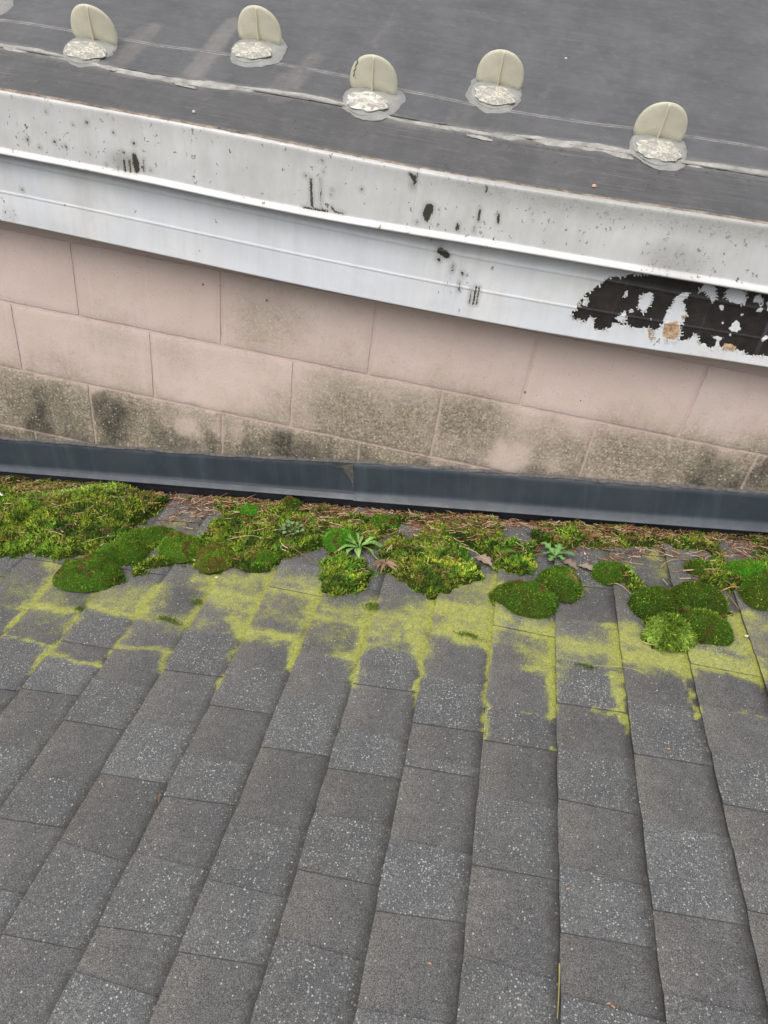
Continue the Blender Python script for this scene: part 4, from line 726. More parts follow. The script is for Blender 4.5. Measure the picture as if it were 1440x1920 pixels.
def copy_tree(o, parent=None):
    c = o.copy(); col.objects.link(c); c.parent = parent
    for ch in o.children: copy_tree(ch, c)
    return c
GL = ['yellowed plastic snow guard over the split in the caulk, near the left edge',
      'plastic snow guard in the back row with a dark horizontal scuff across its fin',
      'plastic snow guard with black scribble on its fin, in the middle of the front row',
      'plastic snow guard in the back row with dirty fringe at the foot of its fin',
      'plastic snow guard farthest right, standing on the caulk with thick crumbled white adhesive',
      'plastic snow guard cut by the left edge of the picture, only its base showing']
tilts = [(0, .05), (0, -.02), (0, .0), (0, .02), (0, .02), (0, 0)]
for i, (x, s, _) in enumerate(GUARD):
    g = guard0 if i == 0 else copy_tree(guard0)
    hb = .0042 + float(memb_z(np.array([x]), np.array([s]))[0]) + float((fbm(np.array([x * 4]), np.array([s * 5]), 21)[0] - .5) * .008)
    g.matrix_world = UP_M @ Matrix.Translation((x, s, hb)) @ Matrix.Rotation(random.uniform(-.05, .05), 4, 'Z') @ Matrix.Rotation(tilts[i][1], 4, 'Y')
    tag(g, GL[i], 'snow guard', 'snow guards in two staggered rows on the membrane')
    V, F = disc(.066 + .004 * (i % 3), .085, .0045, 60, 5, 60 + i * 5, .08, .35); V[:, 0] += .007 if i in (0, 1, 2, 4, 5) else -.001; V[:, 1] -= .028
    mesh('sealant_ring', V, F, MT['ring'], g, True)
    if i != 2:
        V, F = disc(.046, .043, .0034, 60, 14, 90 + i * 5, .16, .25); V[:, 1] -= .051; V[:, 2] += .0095 - .0015
        mesh('adhesive', V, F, MT['glue'], g, True)
    else:
        V, F = disc(.044, .042, .003, 60, 10, 90 + i * 5, .1, .9); V[:, 1] -= .050; V[:, 2] += .0085
        mesh('adhesive', V, F, plain('thin_adhesive', (.36, .36, .33), (.62, .60, .54), 70, .7, .003), g, False)
        # black marker scribble on the fin
        B = Buf()
        pts = [(-.036, .066), (-.040, .060), (-.0385, .056), (-.041, .050), (-.044, .046), (-.042, .041), (-.0465, .036), (-.045, .030), (-.048, .026), (-.043, .024), (-.040, .022)]
        for (x0, z0), (x1, z1) in zip(pts[:-1], pts[1:]):
            wv = random.uniform(.0006, .0016)
            V = np.array([(x0 - wv, -.0030, z0), (x0 + wv, -.0030, z0), (x1 + wv, -.0030, z1), (x1 - wv, -.0030, z1)]); V[:, 1] += .004 * (V[:, 2] / .078) ** 2 + .016 * (V[:, 0] / .0565) ** 2 * (.4 + .6 * V[:, 2] / .078)
            B.add(V, np.array([[0, 1, 2, 3]]))
        sc_ = B.build('scribble', plain('black_marker', (.015, .015, .015), (.03, .03, .03)), [c for c in g.children if c.name.startswith('fin')][0])
# ================================================================== step flashing
def build_flashing():
    root = empty('wall_flashing', M=Matrix.Translation(EX * .8) @ ROOF_M)
    tag(root, 'blue grey bent metal flashing along the foot of the block wall', 'flashing')
    ct = math.cos(TH)
    tx = [(-0.3225, .1636), (.0744, .1567), (.4067, .1527), (.8113, .1593), (1.0854, .1592), (1.3028, .1538), (1.5805, .1474), (1.8932, .149)]
    def sheet(name, s0, s1, cr, bt, proud):
        n = int((s1 - s0) / .01); s = np.linspace(s0, s1, n + 1); x = s * ct
        top = np.interp(x, *zip(*tx)) * ct; top = sum(np.interp(x + d, *zip(*tx)) for d in (-.1, 0, .1)) / 3 * ct + (fbm(s * 30, s * 0, 61) - .5) * .003
        c = np.interp(x, *zip(*cr)) * ct; b = np.interp(x, *zip(*bt)) * ct; wv = (fbm(s * 5, s * 0, 62) - .5) * .004
        rows = [(-.004, top + .0), (-.0065, top - .002)] + [(-.0065 - .0045 * t + wv * np.sin(t * 3.1), top - .002 + (c - top + .002) * t) for t in (.15, .35, .6, .85, 1)] + [(-.031, b + .0015), (-.0315, b), (-.029, b - .001), (-.010, b + .002)]
        V = np.stack([np.stack([s - .8, np.broadcast_to(y, s.shape) - proud, h], -1) for y, h in rows], 1).reshape(-1, 3)
        o = mesh(name, V, grid(n, len(rows) - 1), MT['flash'], root, False); return o
    sm = .8275 / ct
    sheet('flashing_sheet', -2.5, sm + .04, [(-.3398, .0604), (.2101, .0604), (.8221, .0555)], [(-.3271, .0548), (.219, .0510), (.8274, .0462)], 0)
    sheet('flashing_sheet', sm, 4.9, [(.8242, .0565), (1.0287, .0585), (1.5811, .056), (1.9287, .0562)], [(.8298, .0452), (1.0338, .0449), (1.5835, .0428), (1.9292, .0437)], .0022)
    V, F = box(-3.3, 4.1, -.012, -.002, -.004, .06); mesh('under_flashing', V, F, MT['under'], root)
    # squeezed-out sealant along the top edge and torn sealant at the lap
    s = np.linspace(-2.5, 4.8, 1400); x = s * ct; top = sum(np.interp(x + d, *zip(*tx)) for d in (-.1, 0, .1)) / 3 * ct; rows = []
    for t in np.linspace(0, 1, 5): rows.append(np.stack([s - .8, -.001 - .009 * np.sin(math.pi * t) * (.4 + fbm(s * 25, s * 0 + t * 3, 65)), top - .006 + .012 * t * (.5 + fbm(s * 18, s * 0, 66))], -1))
    mesh('sealant_line', np.stack(rows, 1).reshape(-1, 3), grid(1399, 4), MT['sealant'], root, True)
    n = 22; V = []
    for i in range(n + 1):
        t = i / n; w0 = .05 * (1 - t) ** 2.2 + .005; z = (.155 - .085 * t)
        for k in range(6): V.append((sm - .8 + .001 - w0 * k / 5 * (1 + .25 * random.random()), -.0105 - .005 * math.sin(math.pi * k / 5) * random.uniform(.5, 1.2), z + random.uniform(-.001, .001)))
    mesh('torn_sealant', np.array(V), grid(n, 5), MT['sealant'], root, True)
build_flashing()

# ================================================================== moss, plants, litter
def blades(P, N, L, W, C, lean=.5, nleaf=1):
    """little pointed leaves at points P; N normals; C colours (n,3) -> V,F,col"""
    P = np.repeat(P, nleaf, 0); N = np.repeat(N, nleaf, 0); C = np.repeat(C, nleaf, 0); L = np.repeat(L, nleaf); W = np.repeat(W, nleaf); n = len(P)
    a = rng.random(n) * 2 * math.pi; t1 = np.cross(N, rng.normal(size=(n, 3))); t1 /= np.linalg.norm(t1, axis=1)[:, None] + 1e-9; t2 = np.cross(N, t1)
    d = N + t1 * (rng.random(n) * lean * 2)[:, None]; d /= np.linalg.norm(d, axis=1)[:, None]
    s = t2 * W[:, None]; mid = P + d * (L * .5)[:, None]; tip = P + d * L[:, None] + t1 * (L * .25)[:, None]
    V = np.stack([P, mid - s * .5, tip, mid + s * .5], 1).reshape(-1, 3); i = np.arange(n) * 4
    F = np.stack([i, i + 1, i + 2, i + 3], -1); C = C * rng.uniform(.5, 1.5, (n, 1)) ** 1.2
    return V, F, np.repeat(C, 4, 0)
DEEP, OLIV, MID, YEL, LIMEC, BRT, BRN = [np.array(c) for c in ((.030, .060, .008), (.112, .190, .018), (.100, .245, .018), (.460, .520, .055), (.340, .520, .085), (.100, .360, .020), (.190, .120, .035))]
polys = list(MOSS.values())
def moss_sd(P):
    d = np.full(len(P), 9.)
    for p in polys: d = np.minimum(d, poly_sd(P, p))
    for g in GAPS: d = np.maximum(d, -poly_sd(P, g))
    for q in CUSH: d = np.minimum(d, (np.hypot((P[:, 0] - q[0]) / q[2], (P[:, 1] - q[1]) / q[3]) - 1.06) * min(q[2], q[3]))
    d = d + (fbm(P[:, 0] * 45, P[:, 1] * 45, 71) - .5) * .035
    # the band carries on along the wall beyond the photographed stretch
    side = (P[:, 0] < -.55) | (P[:, 0] > 2.0)
    d2 = np.abs(P[:, 1] + .12) - .09 + (fbm(P[:, 0] * 6, P[:, 1] * 9, 73) - .5) * .2
    return np.where(side, d2, d)
def moss_h(P):
    d = moss_sd(P); e_ = smooth01(-d / .022)
    mound = .046 * np.exp(-((P[:, 0] - .10) / .13) ** 2 - ((P[:, 1] + .13) / .07) ** 2) + .016 * np.exp(-((P[:, 0] + .25) / .2) ** 2 - ((P[:, 1] + .2) / .10) ** 2)
    h = e_ * (.006 + mound + .026 * fbm(P[:, 0] * 22, P[:, 1] * 22, 75) * (.5 + fbm(P[:, 0] * 7, P[:, 1] * 7, 78)))
    return np.where(d < 0, h, -.006), d
def lime_w(P):
    f = np.zeros(len(P))
    for s, y, rs, ry in LIME: f = np.maximum(f, smooth01(1.3 - np.hypot((P[:, 0] - s) / rs, (P[:, 1] - y) / ry)))
    return f
def build_carpet():
    B = Buf(); R_ = lambda V: V
    xs = np.linspace(-2.4, 4.8, 1200); ys = np.linspace(-.48, .03, 86)
    X, Y = np.meshgrid(xs, ys, indexing='ij'); P = np.stack([X.ravel(), Y.ravel()], -1); h, d = moss_h(P)
    V = np.concatenate([P, h[:, None]], 1); G = grid(len(xs) - 1, len(ys) - 1)
    keep = (h[G] > -.004).any(1); G = G[keep]; used = np.unique(G); re = np.full(len(V), -1); re[used] = np.arange(len(used))
    bed = mesh('moss_carpet', V[used], re[G], [MT['mossbed'], MT['moss']], None, True)
    # leaves
    n = 210000; P = np.stack([rng.uniform(-.56, 2.05, n), rng.uniform(-.47, .02, n)], -1)
    h, d = moss_h(P); dens = .35 + .65 * smooth01((fbm(P[:, 0] * 30, P[:, 1] * 30, 77) - .28) / .3)
    back = smooth01((P[:, 1] + .11) / .08) * smooth01((P[:, 0] - .25) / .2)      # more litter, less moss against the wall
    k = (d < 0) & (rng.random(n) < dens * (1 - .45 * back)); P = P[k]; h = h[k]; d = d[k]
    nf = fbm(P[:, 0] * 14, P[:, 1] * 14, 79); n2 = fbm(P[:, 0] * 32, P[:, 1] * 32, 83); lw = lime_w(P)
    C = np.where((nf > .54)[:, None], MID, OLIV) * 1.0
    C = C + (YEL - C) * (smooth01((n2 - .40) / .25) * (.40 + .5 * lw) * (rng.random(len(P)) < .75))[:, None]
    C = C + (LIMEC - C) * (lw * smooth01((nf - .3) / .3) * .85 * (rng.random(len(P)) < .8) * (P[:, 0] < .35))[:, None]
    C = C + (DEEP - C) * (smooth01((.42 - n2) / .15) * .8)[:, None]
    C = C + (BRN - C) * (smooth01((fbm(P[:, 0] * 24, P[:, 1] * 24, 87) - .62) / .1) * .5)[:, None]
    gx = (fbm(P[:, 0] * 22 + .05, P[:, 1] * 22, 75) - fbm(P[:, 0] * 22 - .05, P[:, 1] * 22, 75)) * 4; gy = (fbm(P[:, 0] * 22, P[:, 1] * 22 + .05, 75) - fbm(P[:, 0] * 22, P[:, 1] * 22 - .05, 75)) * 4
    N = np.stack([-gx, -gy, np.ones(len(P))], -1); N /= np.linalg.norm(N, axis=1)[:, None]
    L = rng.uniform(.006, .0115, len(P)) * (1 + .9 * lw * (P[:, 0] < .35)); W = rng.uniform(.0024, .0046, len(P)) * (1 + .4 * lw)
    V, F, Cc = blades(np.concatenate([P, h[:, None] - .0005], 1), N, L, W, C, .75, 1)
    lv = mesh('moss_carpet_leaves', V, F, MT['moss'], None, False, {'col': Cc})
    me = lv.data
    # one object: join the leaf mesh into the bed
    import bmesh
    bm = bmesh.new(); bm.from_mesh(bed.data)
    cl = bm.verts.layers.float_color.get('col') or bm.verts.layers.float_color.new('col')
    n0 = len(bm.faces); bm.from_mesh(me); bm.faces.ensure_lookup_table()
    for f in bm.faces[n0:]: f.material_index = 1
    bm.to_mesh(bed.data); bm.free(); bpy.data.objects.remove(lv); bpy.data.meshes.remove(me)
    bed.matrix_world = ROOF_M
    tag(bed, 'ragged green and olive moss carpet over the shingles along the flashing', 'moss', None, 'stuff')
build_carpet()

KIND = {'a': (MID * .9, OLIV * .85, .42), 'b': (OLIV * 1.15, MID, .40), 'c': (OLIV * 1.25, BRN * .8, .36), 'd': (BRT * .9, MID, .3), 'e': (OLIV * .75, MID * .70, .5), 'f': (OLIV * .62, MID * .6, .6), 'g': (LIMEC * .8, OLIV, .6)}
CL = ['large olive moss cushion hanging lowest at the left, brown patch on its top', 'bright green moss cushion right behind the large brown-topped one', 'dark green long moss cushion between the bare shingle gap and the left pair',
      'round olive moss cushion left of the brownish one, a dry stalk across it', 'round brownish moss cushion beside a white flake on the bare shingle', 'small vivid green moss tuft close to the flashing left of the middle',
      'wide smooth dark moss cushion on the lichen right of the centre moss mat', 'moss cushion with a bare tan hollow, leaning on the wide smooth one', 'small moss cushion under the brown oak leaves',
      'steep dark moss cushion at the upper left of the right-hand clump', 'long ridged moss cushion at the back of the right-hand clump', 'smooth olive moss cushion at the lower right of the right-hand clump',
      'leafy lime-tipped moss cushion at the lower left of the right-hand clump', 'small moss cushion above the pale straight stick', 'bright moss cushion at the right edge, uphill of the dark one', 'dark moss cushion cut by the right edge of the picture',
      'vivid moss cushion behind the dandelion', 'low moss cushion on the edge of the moss under the cress rosette', 'small dark moss cushion right against the flashing near its lap', 'dull moss cushion against the flashing between the bright tuft and the lap']
def build_cushion(i, s, y, rs, ry, t):
    c0, c1, hf = KIND[t]; H = hf * 1.75 * min(rs, ry) + .010; n = int(9000 * (rs * ry) / .003) + 1500; n = min(n, 14000)
    rot = {6: -.12, 0: .0, 1: .5, 10: -.1, 2: .35}.get(i, random.uniform(-.3, .3))
    def surf(a, r):
        rr = 1 + .30 * (fbm(np.cos(a) * 1.3 + 9 + i * 3, np.sin(a) * 1.3 + 9, 120 + i) - .5) * 2
        x = rs * r * rr * np.cos(a); yy = ry * r * rr * np.sin(a)
        bump = (fbm(x * 38 + i * 7, yy * 38, 131) - .5) * .024 + (fbm(x * 110 + i, yy * 110, 133) - .5) * .006
        z = H * (1 - np.clip(r, 0, 1) ** 2.6) ** .62 + bump * (1 - r ** 6) - .004
        return np.stack([x * math.cos(rot) - yy * math.sin(rot), x * math.sin(rot) + yy * math.cos(rot), z], -1)
    na, nr = 40, 12
    A, Rr = np.meshgrid(np.linspace(0, 2 * math.pi, na + 1), np.linspace(0, 1, nr + 1), indexing='ij')
    V = surf(A.ravel(), Rr.ravel()); F = grid(na, nr)[:, ::-1]
    a = rng.random(n) * 2 * math.pi; r = np.sqrt(rng.random(n)); r = np.minimum(r, .995); P = surf(a, r); e_ = 1e-3
    du = surf(a + .02, r) - surf(a - .02, r); dr = surf(a, np.minimum(r + .01, .999)) - surf(a, r - .01); N = np.cross(dr, du); N /= np.linalg.norm(N, axis=1)[:, None] + 1e-9; N *= np.sign(N[:, 2:3] + 1e-9)
    N = N + np.array([0, -.12, .0]); N /= np.linalg.norm(N, axis=1)[:, None]
    f = fbm(P[:, 0] * 28 + i, P[:, 1] * 28, 141); C = c0 + (c1 - c0) * smooth01((f - .35) / .3)[:, None]
    if i in (0, 4, 7, 3): 
        cen = {0: (-.015, .02), 4: (-.012, .008), 7: (.03, -.005), 3: (0, .02)}[i]
        bw = smooth01(1.3 - np.hypot(P[:, 0] - cen[0], P[:, 1] - cen[1]) / (.024 if i != 7 else .016)); C = C + ((BRN if i != 7 else np.array((.30, .20, .09))) - C) * (bw * .75)[:, None]
    tipy = (rng.random(n) < .05); C[tipy] = YEL * .9; dead = fbm(P[:, 0] * 34 + i * 5, P[:, 1] * 34, 149) > .74; C[dead] = BRN * .8; C = C * (.75 + .7 * fbm(P[:, 0] * 60 + i, P[:, 1] * 60, 143))[:, None]
    big = 1.9 if t == 'g' else 1.
    Vb, Fb, Cb = blades(P, N, rng.uniform(.0024, .0058, n) * big * (.7 + .8 * fbm(P[:, 0] * 90, P[:, 1] * 90 + i, 147)), rng.uniform(.0008, .0014, n) * big * (1.5 if t == 'g' else 1), C, .45 if t != 'g' else .8)
    B = Buf(); B.add(V, F, col=np.tile(c0 * .6, (len(V), 1))); B.add(Vb, Fb, col=Cb)
    o = B.build('moss_cushion', MT['moss'], None, False)
    base = max(float(moss_h(np.array([[s, y]]))[0][0]) * .5, .002)
    o.matrix_world = ROOF_M @ Matrix.Translation((s, y, base + .004))
    tag(o, CL[i], 'moss cushion', 'moss cushions along the edge of the moss')
for i, cdat in enumerate(CUSH): build_cushion(i, *cdat)

# ---- needle and leaf litter
def tubes(paths, rad):
    """thin 3-sided tubes through (n,m,3) paths"""
    n, m, _ = paths.shape; T = np.gradient(paths, axis=1); T /= np.linalg.norm(T, axis=2, keepdims=True) + 1e-9
    a = np.cross(T, np.array([0, 0, 1.])); a /= np.linalg.norm(a, axis=2, keepdims=True) + 1e-9; b = np.cross(T, a)
    r = np.asarray(rad).reshape(n, -1, 1) if np.ndim(rad) else np.full((n, 1, 1), rad)
    ring = np.stack([paths + r * (a * math.cos(q) + b * math.sin(q)) for q in (0, 2.094, 4.189)], 2)      # n,m,3,3
    V = ring.reshape(-1, 3); F = []
    base = np.arange(n) * m * 3
    for k in range(m - 1):
        for i in range(3):
            j = (i + 1) % 3; F.append(np.stack([base + k * 3 + i, base + k * 3 + j, base + (k + 1) * 3 + j, base + (k + 1) * 3 + i], -1))
    return V, np.concatenate(F)
def ground_h(P): h, d = moss_h(P); return np.where(d < 0, h, .004)
def build_litter():
    B = Buf(); n = 4200
    s = rng.uniform(-.5, 2.05, n); y = -.012 - np.abs(rng.normal(0, .075, n)); k = rng.random(n)
    clump = fbm(s * 9, y * 12, 151); keep = (clump > .40) | (y > -.05) & (rng.random(n) < .6)
    wl = np.where(s < .25, .6, 1.0); keep &= rng.random(n) < wl
    ext = np.stack([rng.uniform(-.4, 2.0, 500), rng.uniform(-.33, -.1, 500)], -1); hh, dd = moss_h(ext); ext = ext[dd < -.005]
    s = np.concatenate([s[keep], ext[:, 0]]); y = np.concatenate([y[keep], ext[:, 1]]); n = len(s)
    L = rng.uniform(.008, .038, n) * np.where(rng.random(n) < .15, 1.7, 1); a = rng.normal(.2, .9, n); t = np.linspace(-.5, .5, 4); bend = rng.normal(0, .25, n)
    xx = s[:, None] + np.cos(a)[:, None] * L[:, None] * t - np.sin(a)[:, None] * (bend * L)[:, None] * t ** 2 * 2
    yy = y[:, None] + np.sin(a)[:, None] * L[:, None] * t * .8 + np.cos(a)[:, None] * (bend * L)[:, None] * t ** 2 * 2
    yy = np.minimum(yy, -.013)
    hz = ground_h(np.stack([s, y], -1)); zz = hz[:, None] + .0025 + rng.random(n)[:, None] * .006 + rng.normal(0, .25, n)[:, None] * L[:, None] * t * .6 + 0 * xx
    zz = np.maximum(zz, .004)
    pal = np.array([(.20, .085, .045), (.33, .15, .085), (.46, .28, .16), (.10, .05, .03), (.55, .41, .26), (.25, .12, .08)])
    C = pal[rng.integers(0, 6, n)] * rng.uniform(.7, 1.25, (n, 1))
    V, F = tubes(np.stack([xx, yy, zz], -1), rng.uniform(.0006, .0013, n)[:, None] * np.ones((1, 4)))
    B.add(V, F, col=np.repeat(C, 12, 0))
    # small scales and chips
    m = 1500; s = rng.uniform(-.5, 2.05, m); y = -.014 - np.abs(rng.normal(0, .06, m)); P = np.stack([s, y], -1); N = np.tile([0, 0, 1.], (m, 1))
    C = pal[rng.integers(0, 6, m)]; C[rng.random(m) < .12] = (.55, .45, .30)
    Vb, Fb, Cb = blades(np.concatenate([P, ground_h(P)[:, None] + .003], 1), N, rng.uniform(.003, .008, m), rng.uniform(.002, .005, m), C, 2.2); B.add(Vb, Fb, col=Cb)
    o = B.build('needle_litter', MT['litter']); o.matrix_world = ROOF_M
    tag(o, 'reddish brown dry needles and scales littering the moss along the flashing', 'litter', None, 'stuff')
    # bare soil specks between the moss close to the flashing
build_litter()

# ---- single sticks and long needles
TWL = {'a': ('stick', 'straight pale stick lying on the bare shingle at the right', .0018, (.50, .36, .21)), 'b': ('stick', 'bent grey stick left of the straight pale one', .0013, (.34, .25, .17)), 'c': ('stick', 'greenish forked stem standing in the moss at the right', .0014, (.20, .21, .09)),
       'd': ('pine_needle', 'reddish needle bundle beside the dark shingle joint at the right', .0012, (.48, .25, .14)), 'e': ('stick', 'tan stem arching beside the lone oak leaf', .0014, (.42, .29, .17)), 'f': ('stick', 'second tan stem crossing the moss left of the lone oak leaf', .0013, (.46, .34, .2)),
       'g': ('pine_needle', 'pale needle over the bare patch near the left flashing', .001, (.45, .28, .16)), 'h': ('stick', 'thin stick reaching up to the flashing left of the middle', .0012, (.33, .27, .17)), 'i': ('pine_needle', 'curved tan needle right of the brownish moss cushion', .001, (.48, .36, .2)),
       'j': ('stick', 'dark stem bordering the bare shingle under the dandelion', .0013, (.24, .14, .09)), 'k': ('pine_needle', 'yellowish needle crossing a shingle joint left of the right-hand clump', .0011, (.50, .37, .17)), 'l': ('pine_needle', 'curved tan needle under the right-hand moss clump', .001, (.50, .38, .18)),
       'm': ('pine_needle', 'long yellow green needle lying in the shingle joint at the bottom', .0014, (.33, .31, .10)), 'n': ('pine_needle', 'long pale needle on the lime moss at the left', .0008, (.44, .36, .17)), 'o': ('pine_needle', 'pale green needle across the lower left moss', .0008, (.36, .36, .15)),
       'p': ('pine_needle', 'short brown needle below the reddish bundle', .001, (.34, .22, .11)), 'q': ('pine_needle', 'faint yellow needle on the lichen below the wide smooth cushion', .0005, (.48, .42, .14)), 'r': ('pine_needle', 'short rust brown needle on the grey shingles at the lower left', .001, (.33, .16, .08))}
for k, pts in TWIGS.items():
    nm, lab, r, c = TWL[k]; p = np.array(pts); t = np.linspace(0, 1, 9)
    bez = ((1 - t) ** 2)[:, None] * p[0] + (2 * t * (1 - t))[:, None] * (2 * p[1] - (p[0] + p[2]) / 2) + (t ** 2)[:, None] * p[2]
    h = max(ground_h(p).max(), .006) + r + (.004 if k != 'm' else .001); mid = bez.mean(0)
    zz = h + (np.sin(t * 3.14) * .004 if k not in 'm' else 0 * t) + (t * .02 if k == 'c' else 0)
    path = np.concatenate([bez - mid, (zz - h)[:, None]], 1)[None]
    B = Buf(); V, F = tubes(path, (r * np.linspace(1.1, .6, 9))[None]); B.add(V, F, col=np.tile(np.array(c), (len(V), 1)) * rng.uniform(.85, 1.15, (len(V), 1)))
    ends = []
    if k == 'c':
        b2 = np.linspace(path[0, 4], path[0, 4] + np.array([.022, .01, .012]), 5)[None]; V, F = tubes(b2, np.full((1, 5), r * .7)); B.add(V, F, col=np.tile(np.array(c), (len(V), 1)))
    if k == 'd':
        for q in range(5):
            b2 = np.linspace(path[0, 5], path[0, 5] + np.array([random.uniform(-.03, .03), random.uniform(-.03, .02), .004]), 4)[None]; V, F = tubes(b2, np.full((1, 4), r * .7)); B.add(V, F, col=np.tile(np.array(c), (len(V), 1)))
    o = B.build(nm, MT['litter']); o.matrix_world = ROOF_M @ Matrix.Translation((mid[0], mid[1], h))
    tag(o, lab, 'stick' if nm == 'stick' else 'pine needle', 'sticks on the moss' if nm == 'stick' else 'loose needles on the roof')

# ---- plants
def leaf_strip(L, W, prof, curve, droop, c0, c1, n=16, cup=.25):
    """leaf as a 5-wide strip: prof(t)->half width 0..1 ; returns V,F,col, base at origin along +x"""
    V = []; C = []
    for i in range(n + 1):
        t = i / n; wv = W * prof(t); x = L * t; z = curve * math.sin(t * 2.2) * L - droop * t * t * L
        for j in (-1, -.5, 0, .5, 1):
            V.append((x * (1 - .05 * abs(j)), wv * j, z + cup * abs(j) * wv)); C.append(np.array(c0) * (1 - abs(j)) ** 2 * .6 + np.array(c1) * (1 - .6 * (1 - abs(j)) ** 2))
    return np.array(V), grid(n, 4)[:, ::-1], np.array(C)
def place_leaf(name, parent, leafdat, ang, tilt=0, off=(0, 0, 0), m='leaf'):
    V, F, C = leafdat; M = Matrix.Translation(off) @ Matrix.Rotation(ang + random.uniform(-.12, .12), 4, 'Z') @ Matrix.Rotation(-tilt, 4, 'Y') @ Matrix.Rotation(random.uniform(-.45, .45), 4, 'X')
    V = V.copy(); V[:, 1] += (V[:, 0] ** 2) * random.uniform(-5, 5); V[:, 2] += np.sin(V[:, 0] * 190) * .0012
    o = mesh(name, V, F, MT[m], parent, True, {'col': C * rng.uniform(.85, 1.15)}); o.matrix_local = M
    md = o.modifiers.new('thickness', 'SOLIDIFY'); md.thickness = .0004; return o
def dand(t):  # runcinate: teeth growing towards the tip
    saw = abs(((t * 4.3) % 1) - .25); return (.10 + .9 * t ** .8) * (1 - t ** 7) * (.42 + .58 * (1 - ((t * 4.2 + .2) % 1))) + .04
def plant_root(name, key, lab, cat, dz=.01):
    p = POS[key]; h = float(ground_h(np.array([p]))[0]); r = empty(name, M=ROOF_M @ Matrix.Translation((p[0], p[1], max(h, .003) + dz))); tag(r, lab, cat); return r
r = plant_root('dandelion', 'dand', 'pale green toothed dandelion rosette growing in the moss in the middle', 'plant', .006)
for a, L, W in ((155, .078, .013), (183, .060, .012), (212, .056, .015), (238, .046, .014), (262, .044, .014), (300, .052, .014), (322, .048, .012), (352, .052, .014), (18, .056, .013), (38, .050, .012), (75, .038, .010), (105, .034, .009), (130, .05, .011)):
    place_leaf('leaf', r, leaf_strip(L * random.uniform(1.15, 1.3), W * .82, dand if a < 170 or a in (183, 300, 322) else (lambda t: (.22 + .78 * math.sin(min(1, t * .95 + .05) * 2.9) ** .8) * (1 - .18 * (int(t * 9) % 2)) * (1 - t ** 9)), .30, .28, (.33, .44, .19), (.19, .37, .085), 18), math.radians(a), random.uniform(.05, .3), (0, 0, random.uniform(0, .004)))
r = plant_root('cress_rosette', 'cress', 'small blue green cress rosette of round leaflets left of the dandelion', 'plant', .008)
for k in range(15):
    a = k * 2.4; d = .008 + .021 * (k / 15) ** .7
    ld_ = leaf_strip(.011 + .004 * random.random(), .0062, lambda t: math.sin(min(1, t * .97 + .03) * 3.1) ** .6, .1, .1, (.22, .32, .17), (.15, .25, .11), 8)
    place_leaf('leaf', r, ld_, a, random.uniform(-.1, .35), (d * math.cos(a), d * math.sin(a), .004 + .003 * random.random()))
B = Buf(); pa = []
for k in range(15):
    a = k * 2.4; d = .008 + .021 * (k / 15) ** .7; pa.append(np.linspace((0, 0, 0), (d * math.cos(a), d * math.sin(a), .005), 4))
V, F = tubes(np.array(pa), np.full((15, 4), .0005)); mesh('stems', V, F, MT['leaf'], r, False, {'col': np.tile((.18, .22, .08), (len(V), 1))})
r = plant_root('weed_seedling', 'seedl', 'young lobed green weed among brown oak leaves right of the middle', 'plant', .006)
lob = lambda t: (.25 + .75 * math.sin(min(1, t) * 2.95) ** .7) * (.66 + .34 * math.cos(t * 21)) + .03
for a, L, W in ((150, .056, .013), (62, .050, .014), (188, .034, .012), (250, .034, .012), (-20, .052, .014), (-50, .034, .011), (20, .03, .01)):
    place_leaf('leaf', r, leaf_strip(L, W, lob, .3, .2, (.26, .40, .17), (.13, .29, .07), 20), math.radians(a), random.uniform(.1, .35))
r = plant_root('dead_rosette', 'dead', 'withered brown rosette with splayed dry leaves under the dandelion', 'plant', .008)
for a, L, W in ((185, .040, .005), (205, .044, .004), (262, .048, .004), (240, .036, .005), (-10, .042, .007), (-25, .05, .004), (35, .03, .004), (100, .025, .004), (150, .03, .004), (280, .028, .004), (220, .03, .003)):
    place_leaf('leaf', r, leaf_strip(L, W, lambda t: (.35 + .65 * math.sin(t * 3.1) ** 2) * (1 - t ** 6) + .05, .22, .28, (.34, .24, .16), (.20, .13, .085), 12, .6), math.radians(a), random.uniform(0, .2), m='litter')
for key, rx, ry, n, lab in (('grass1', .012, .008, 300, 'tiny sprig of moss sprouting from a shingle joint below the dead rosette'), ('sprig2', .022, .004, 320, 'thin line of moss in a shingle crack at the left, below the round cushions'), ('sprig3', .007, .005, 160, 'small moss spot at a shingle corner below the big brown-topped cushion'),
                          ('sprig4', .017, .0035, 240, 'thin line of moss in a crack straight below the centre moss mat'), ('sprig5', .020, .003, 220, 'thin line of moss in a crack on the bright lichen below the wide smooth cushion'), ('sprig6', .010, .006, 200, 'small moss spot with a dry stem left of the middle')):
    r = plant_root('moss_sprig', key, lab, 'moss', -.001)
    P = np.concatenate([rng.normal(0, [rx, ry], (n, 2)), np.zeros((n, 1))], 1); P[:, 1] -= P[:, 0] * .22; P[:, 2] = .006 * np.exp(-(P[:, 0] / rx) ** 2); V, F, C = blades(P, np.tile([0, 0, 1.], (n, 1)), rng.uniform(.003, .007, n), rng.uniform(.0010, .0020, n), np.tile(OLIV * .8, (n, 1)), .8)
    mesh('leaf', V, F, MT['moss'], r, False, {'col': C})
oak = lambda t: (.12 + .88 * math.sin(min(1, t * .95 + .05) * 2.9)) * (.5 + .5 * abs(math.cos(t * 9.6 + .4))) * (1 - t ** 10) + .02
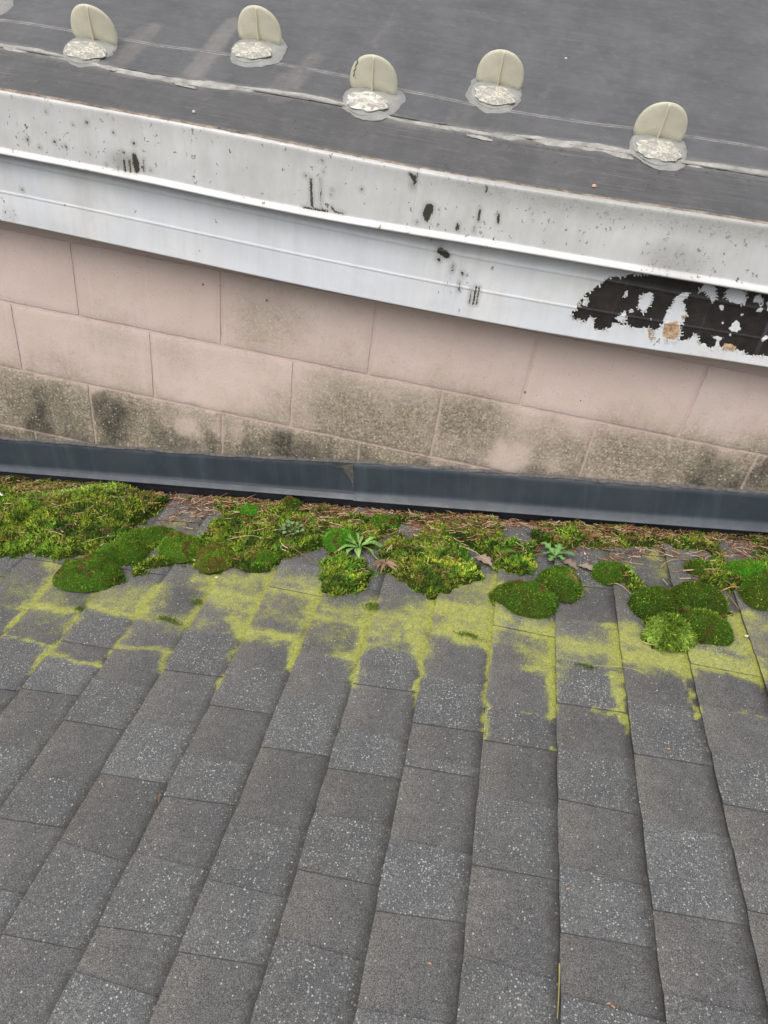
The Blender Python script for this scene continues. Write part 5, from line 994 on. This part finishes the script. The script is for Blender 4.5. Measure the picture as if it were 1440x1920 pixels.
for key, a, L, W, lab, c in (('oak1', 2.6, .056, .018, 'pale tan pointed oak leaf lying on the bare shingle right of the centre moss mat', (.27, .21, .155)), ('oak2', 2.5, .056, .015, 'greyish brown oak leaf against the weed seedling', (.19, .145, .115)), ('oak3', 2.75, .05, .013, 'grey curled oak leaf tip pointing at the small cushion', (.25, .215, .175))):
    p = POS[key]; h = float(ground_h(np.array([p]))[0]) + .006
    V, F, C = leaf_strip(L, W, oak, .18, .15, np.array(c) * 1.25, c, 26, .35); V[:, 0] -= L / 2
    o = mesh('oak_leaf', V, F, MT['litter'], None, True, {'col': C}); o.matrix_world = ROOF_M @ Matrix.Translation((p[0], p[1], h)) @ Matrix.Rotation(a, 4, 'Z')
    md = o.modifiers.new('thickness', 'SOLIDIFY'); md.thickness = .0004
    tag(o, lab, 'leaf', 'fallen oak leaves')
# feather
B = Buf(); p = POS['feather']; V, F, C = leaf_strip(.05, .007, lambda t: math.sin(min(1, t + .08) * 2.85) ** .7 * (1 - .2 * (int(t * 14) % 2)), .1, .1, (.5, .52, .5), (.62, .66, .64), 18)
o = mesh('feather', V, F, MT['litter'], None, True, {'col': C}); o.matrix_world = ROOF_M @ Matrix.Translation((p[0] - .035, p[1] + .01, float(ground_h(np.array([p]))[0]) + .012)) @ Matrix.Rotation(-.15, 4, 'Z')
tag(o, 'small white feather on the moss at the left edge', 'feather')
# seeds and flakes
FL = ['cream seed on the lichen at the right edge', 'cream seed on the moss behind the brown-topped cushion', 'yellow seed at the left edge of the lower moss', 'tan flake against the flashing left of the middle', 'white flake between the two round moss cushions', 'tan flake on the shingle under the brownish cushion',
      'tan leaf chip on the grey shingles at the right', 'orange needle chip at the bottom right corner', 'tiny orange chip on the bottom middle shingle', 'tiny orange chip on the speckled tab right of the bottom middle', 'tiny tan chip at the bottom edge right of the middle']
for (s, y), lab in zip(FLAKES, FL):
    V, F = disc(.0048 if y > -.6 else .0032, .0032 if y > -.6 else .0012, .0018, 12, 3, 7, .1, .2)
    cc = (.62, .53, .38) if y > -.6 else (.46, .24, .13)
    o = mesh('seed' if 'seed' in lab else 'flake', V, F, MT['litter'], None, True, {'col': np.tile(cc, (len(V), 1))}); h = max(float(ground_h(np.array([[s, y]]))[0]), .006)
    o.matrix_world = ROOF_M @ Matrix.Translation((s, y, h + .0035)) @ Matrix.Rotation(random.uniform(-.6, .3), 4, 'Z')
    tag(o, lab, 'seed' if 'seed' in lab else 'flake', 'seeds and flakes scattered on the shingles')
for (x, s), lab, r_, c in zip(SPOTS, ('white speck on the rubber edge strip above the left of the fascia', 'orange pebble on the rubber edge strip at the right', 'white fleck on the rubber sheet above the right-hand snow guards'), (.0035, .0052, .004), ((.62, .62, .6), (.55, .33, .22), (.5, .5, .5))):
    V, F = disc(r_, r_ * .8, .004, 14, 4, 9, .1, .1); o = mesh('pebble' if 'pebble' in lab else 'fleck', V, F, MT['litter'], None, True, {'col': np.tile(c, (len(V), 1))})
    o.matrix_world = UP_M @ Matrix.Translation((x, s, .0042 + float(memb_z(np.array([x]), np.array([s]))[0]))); tag(o, lab, 'pebble' if 'pebble' in lab else 'fleck')
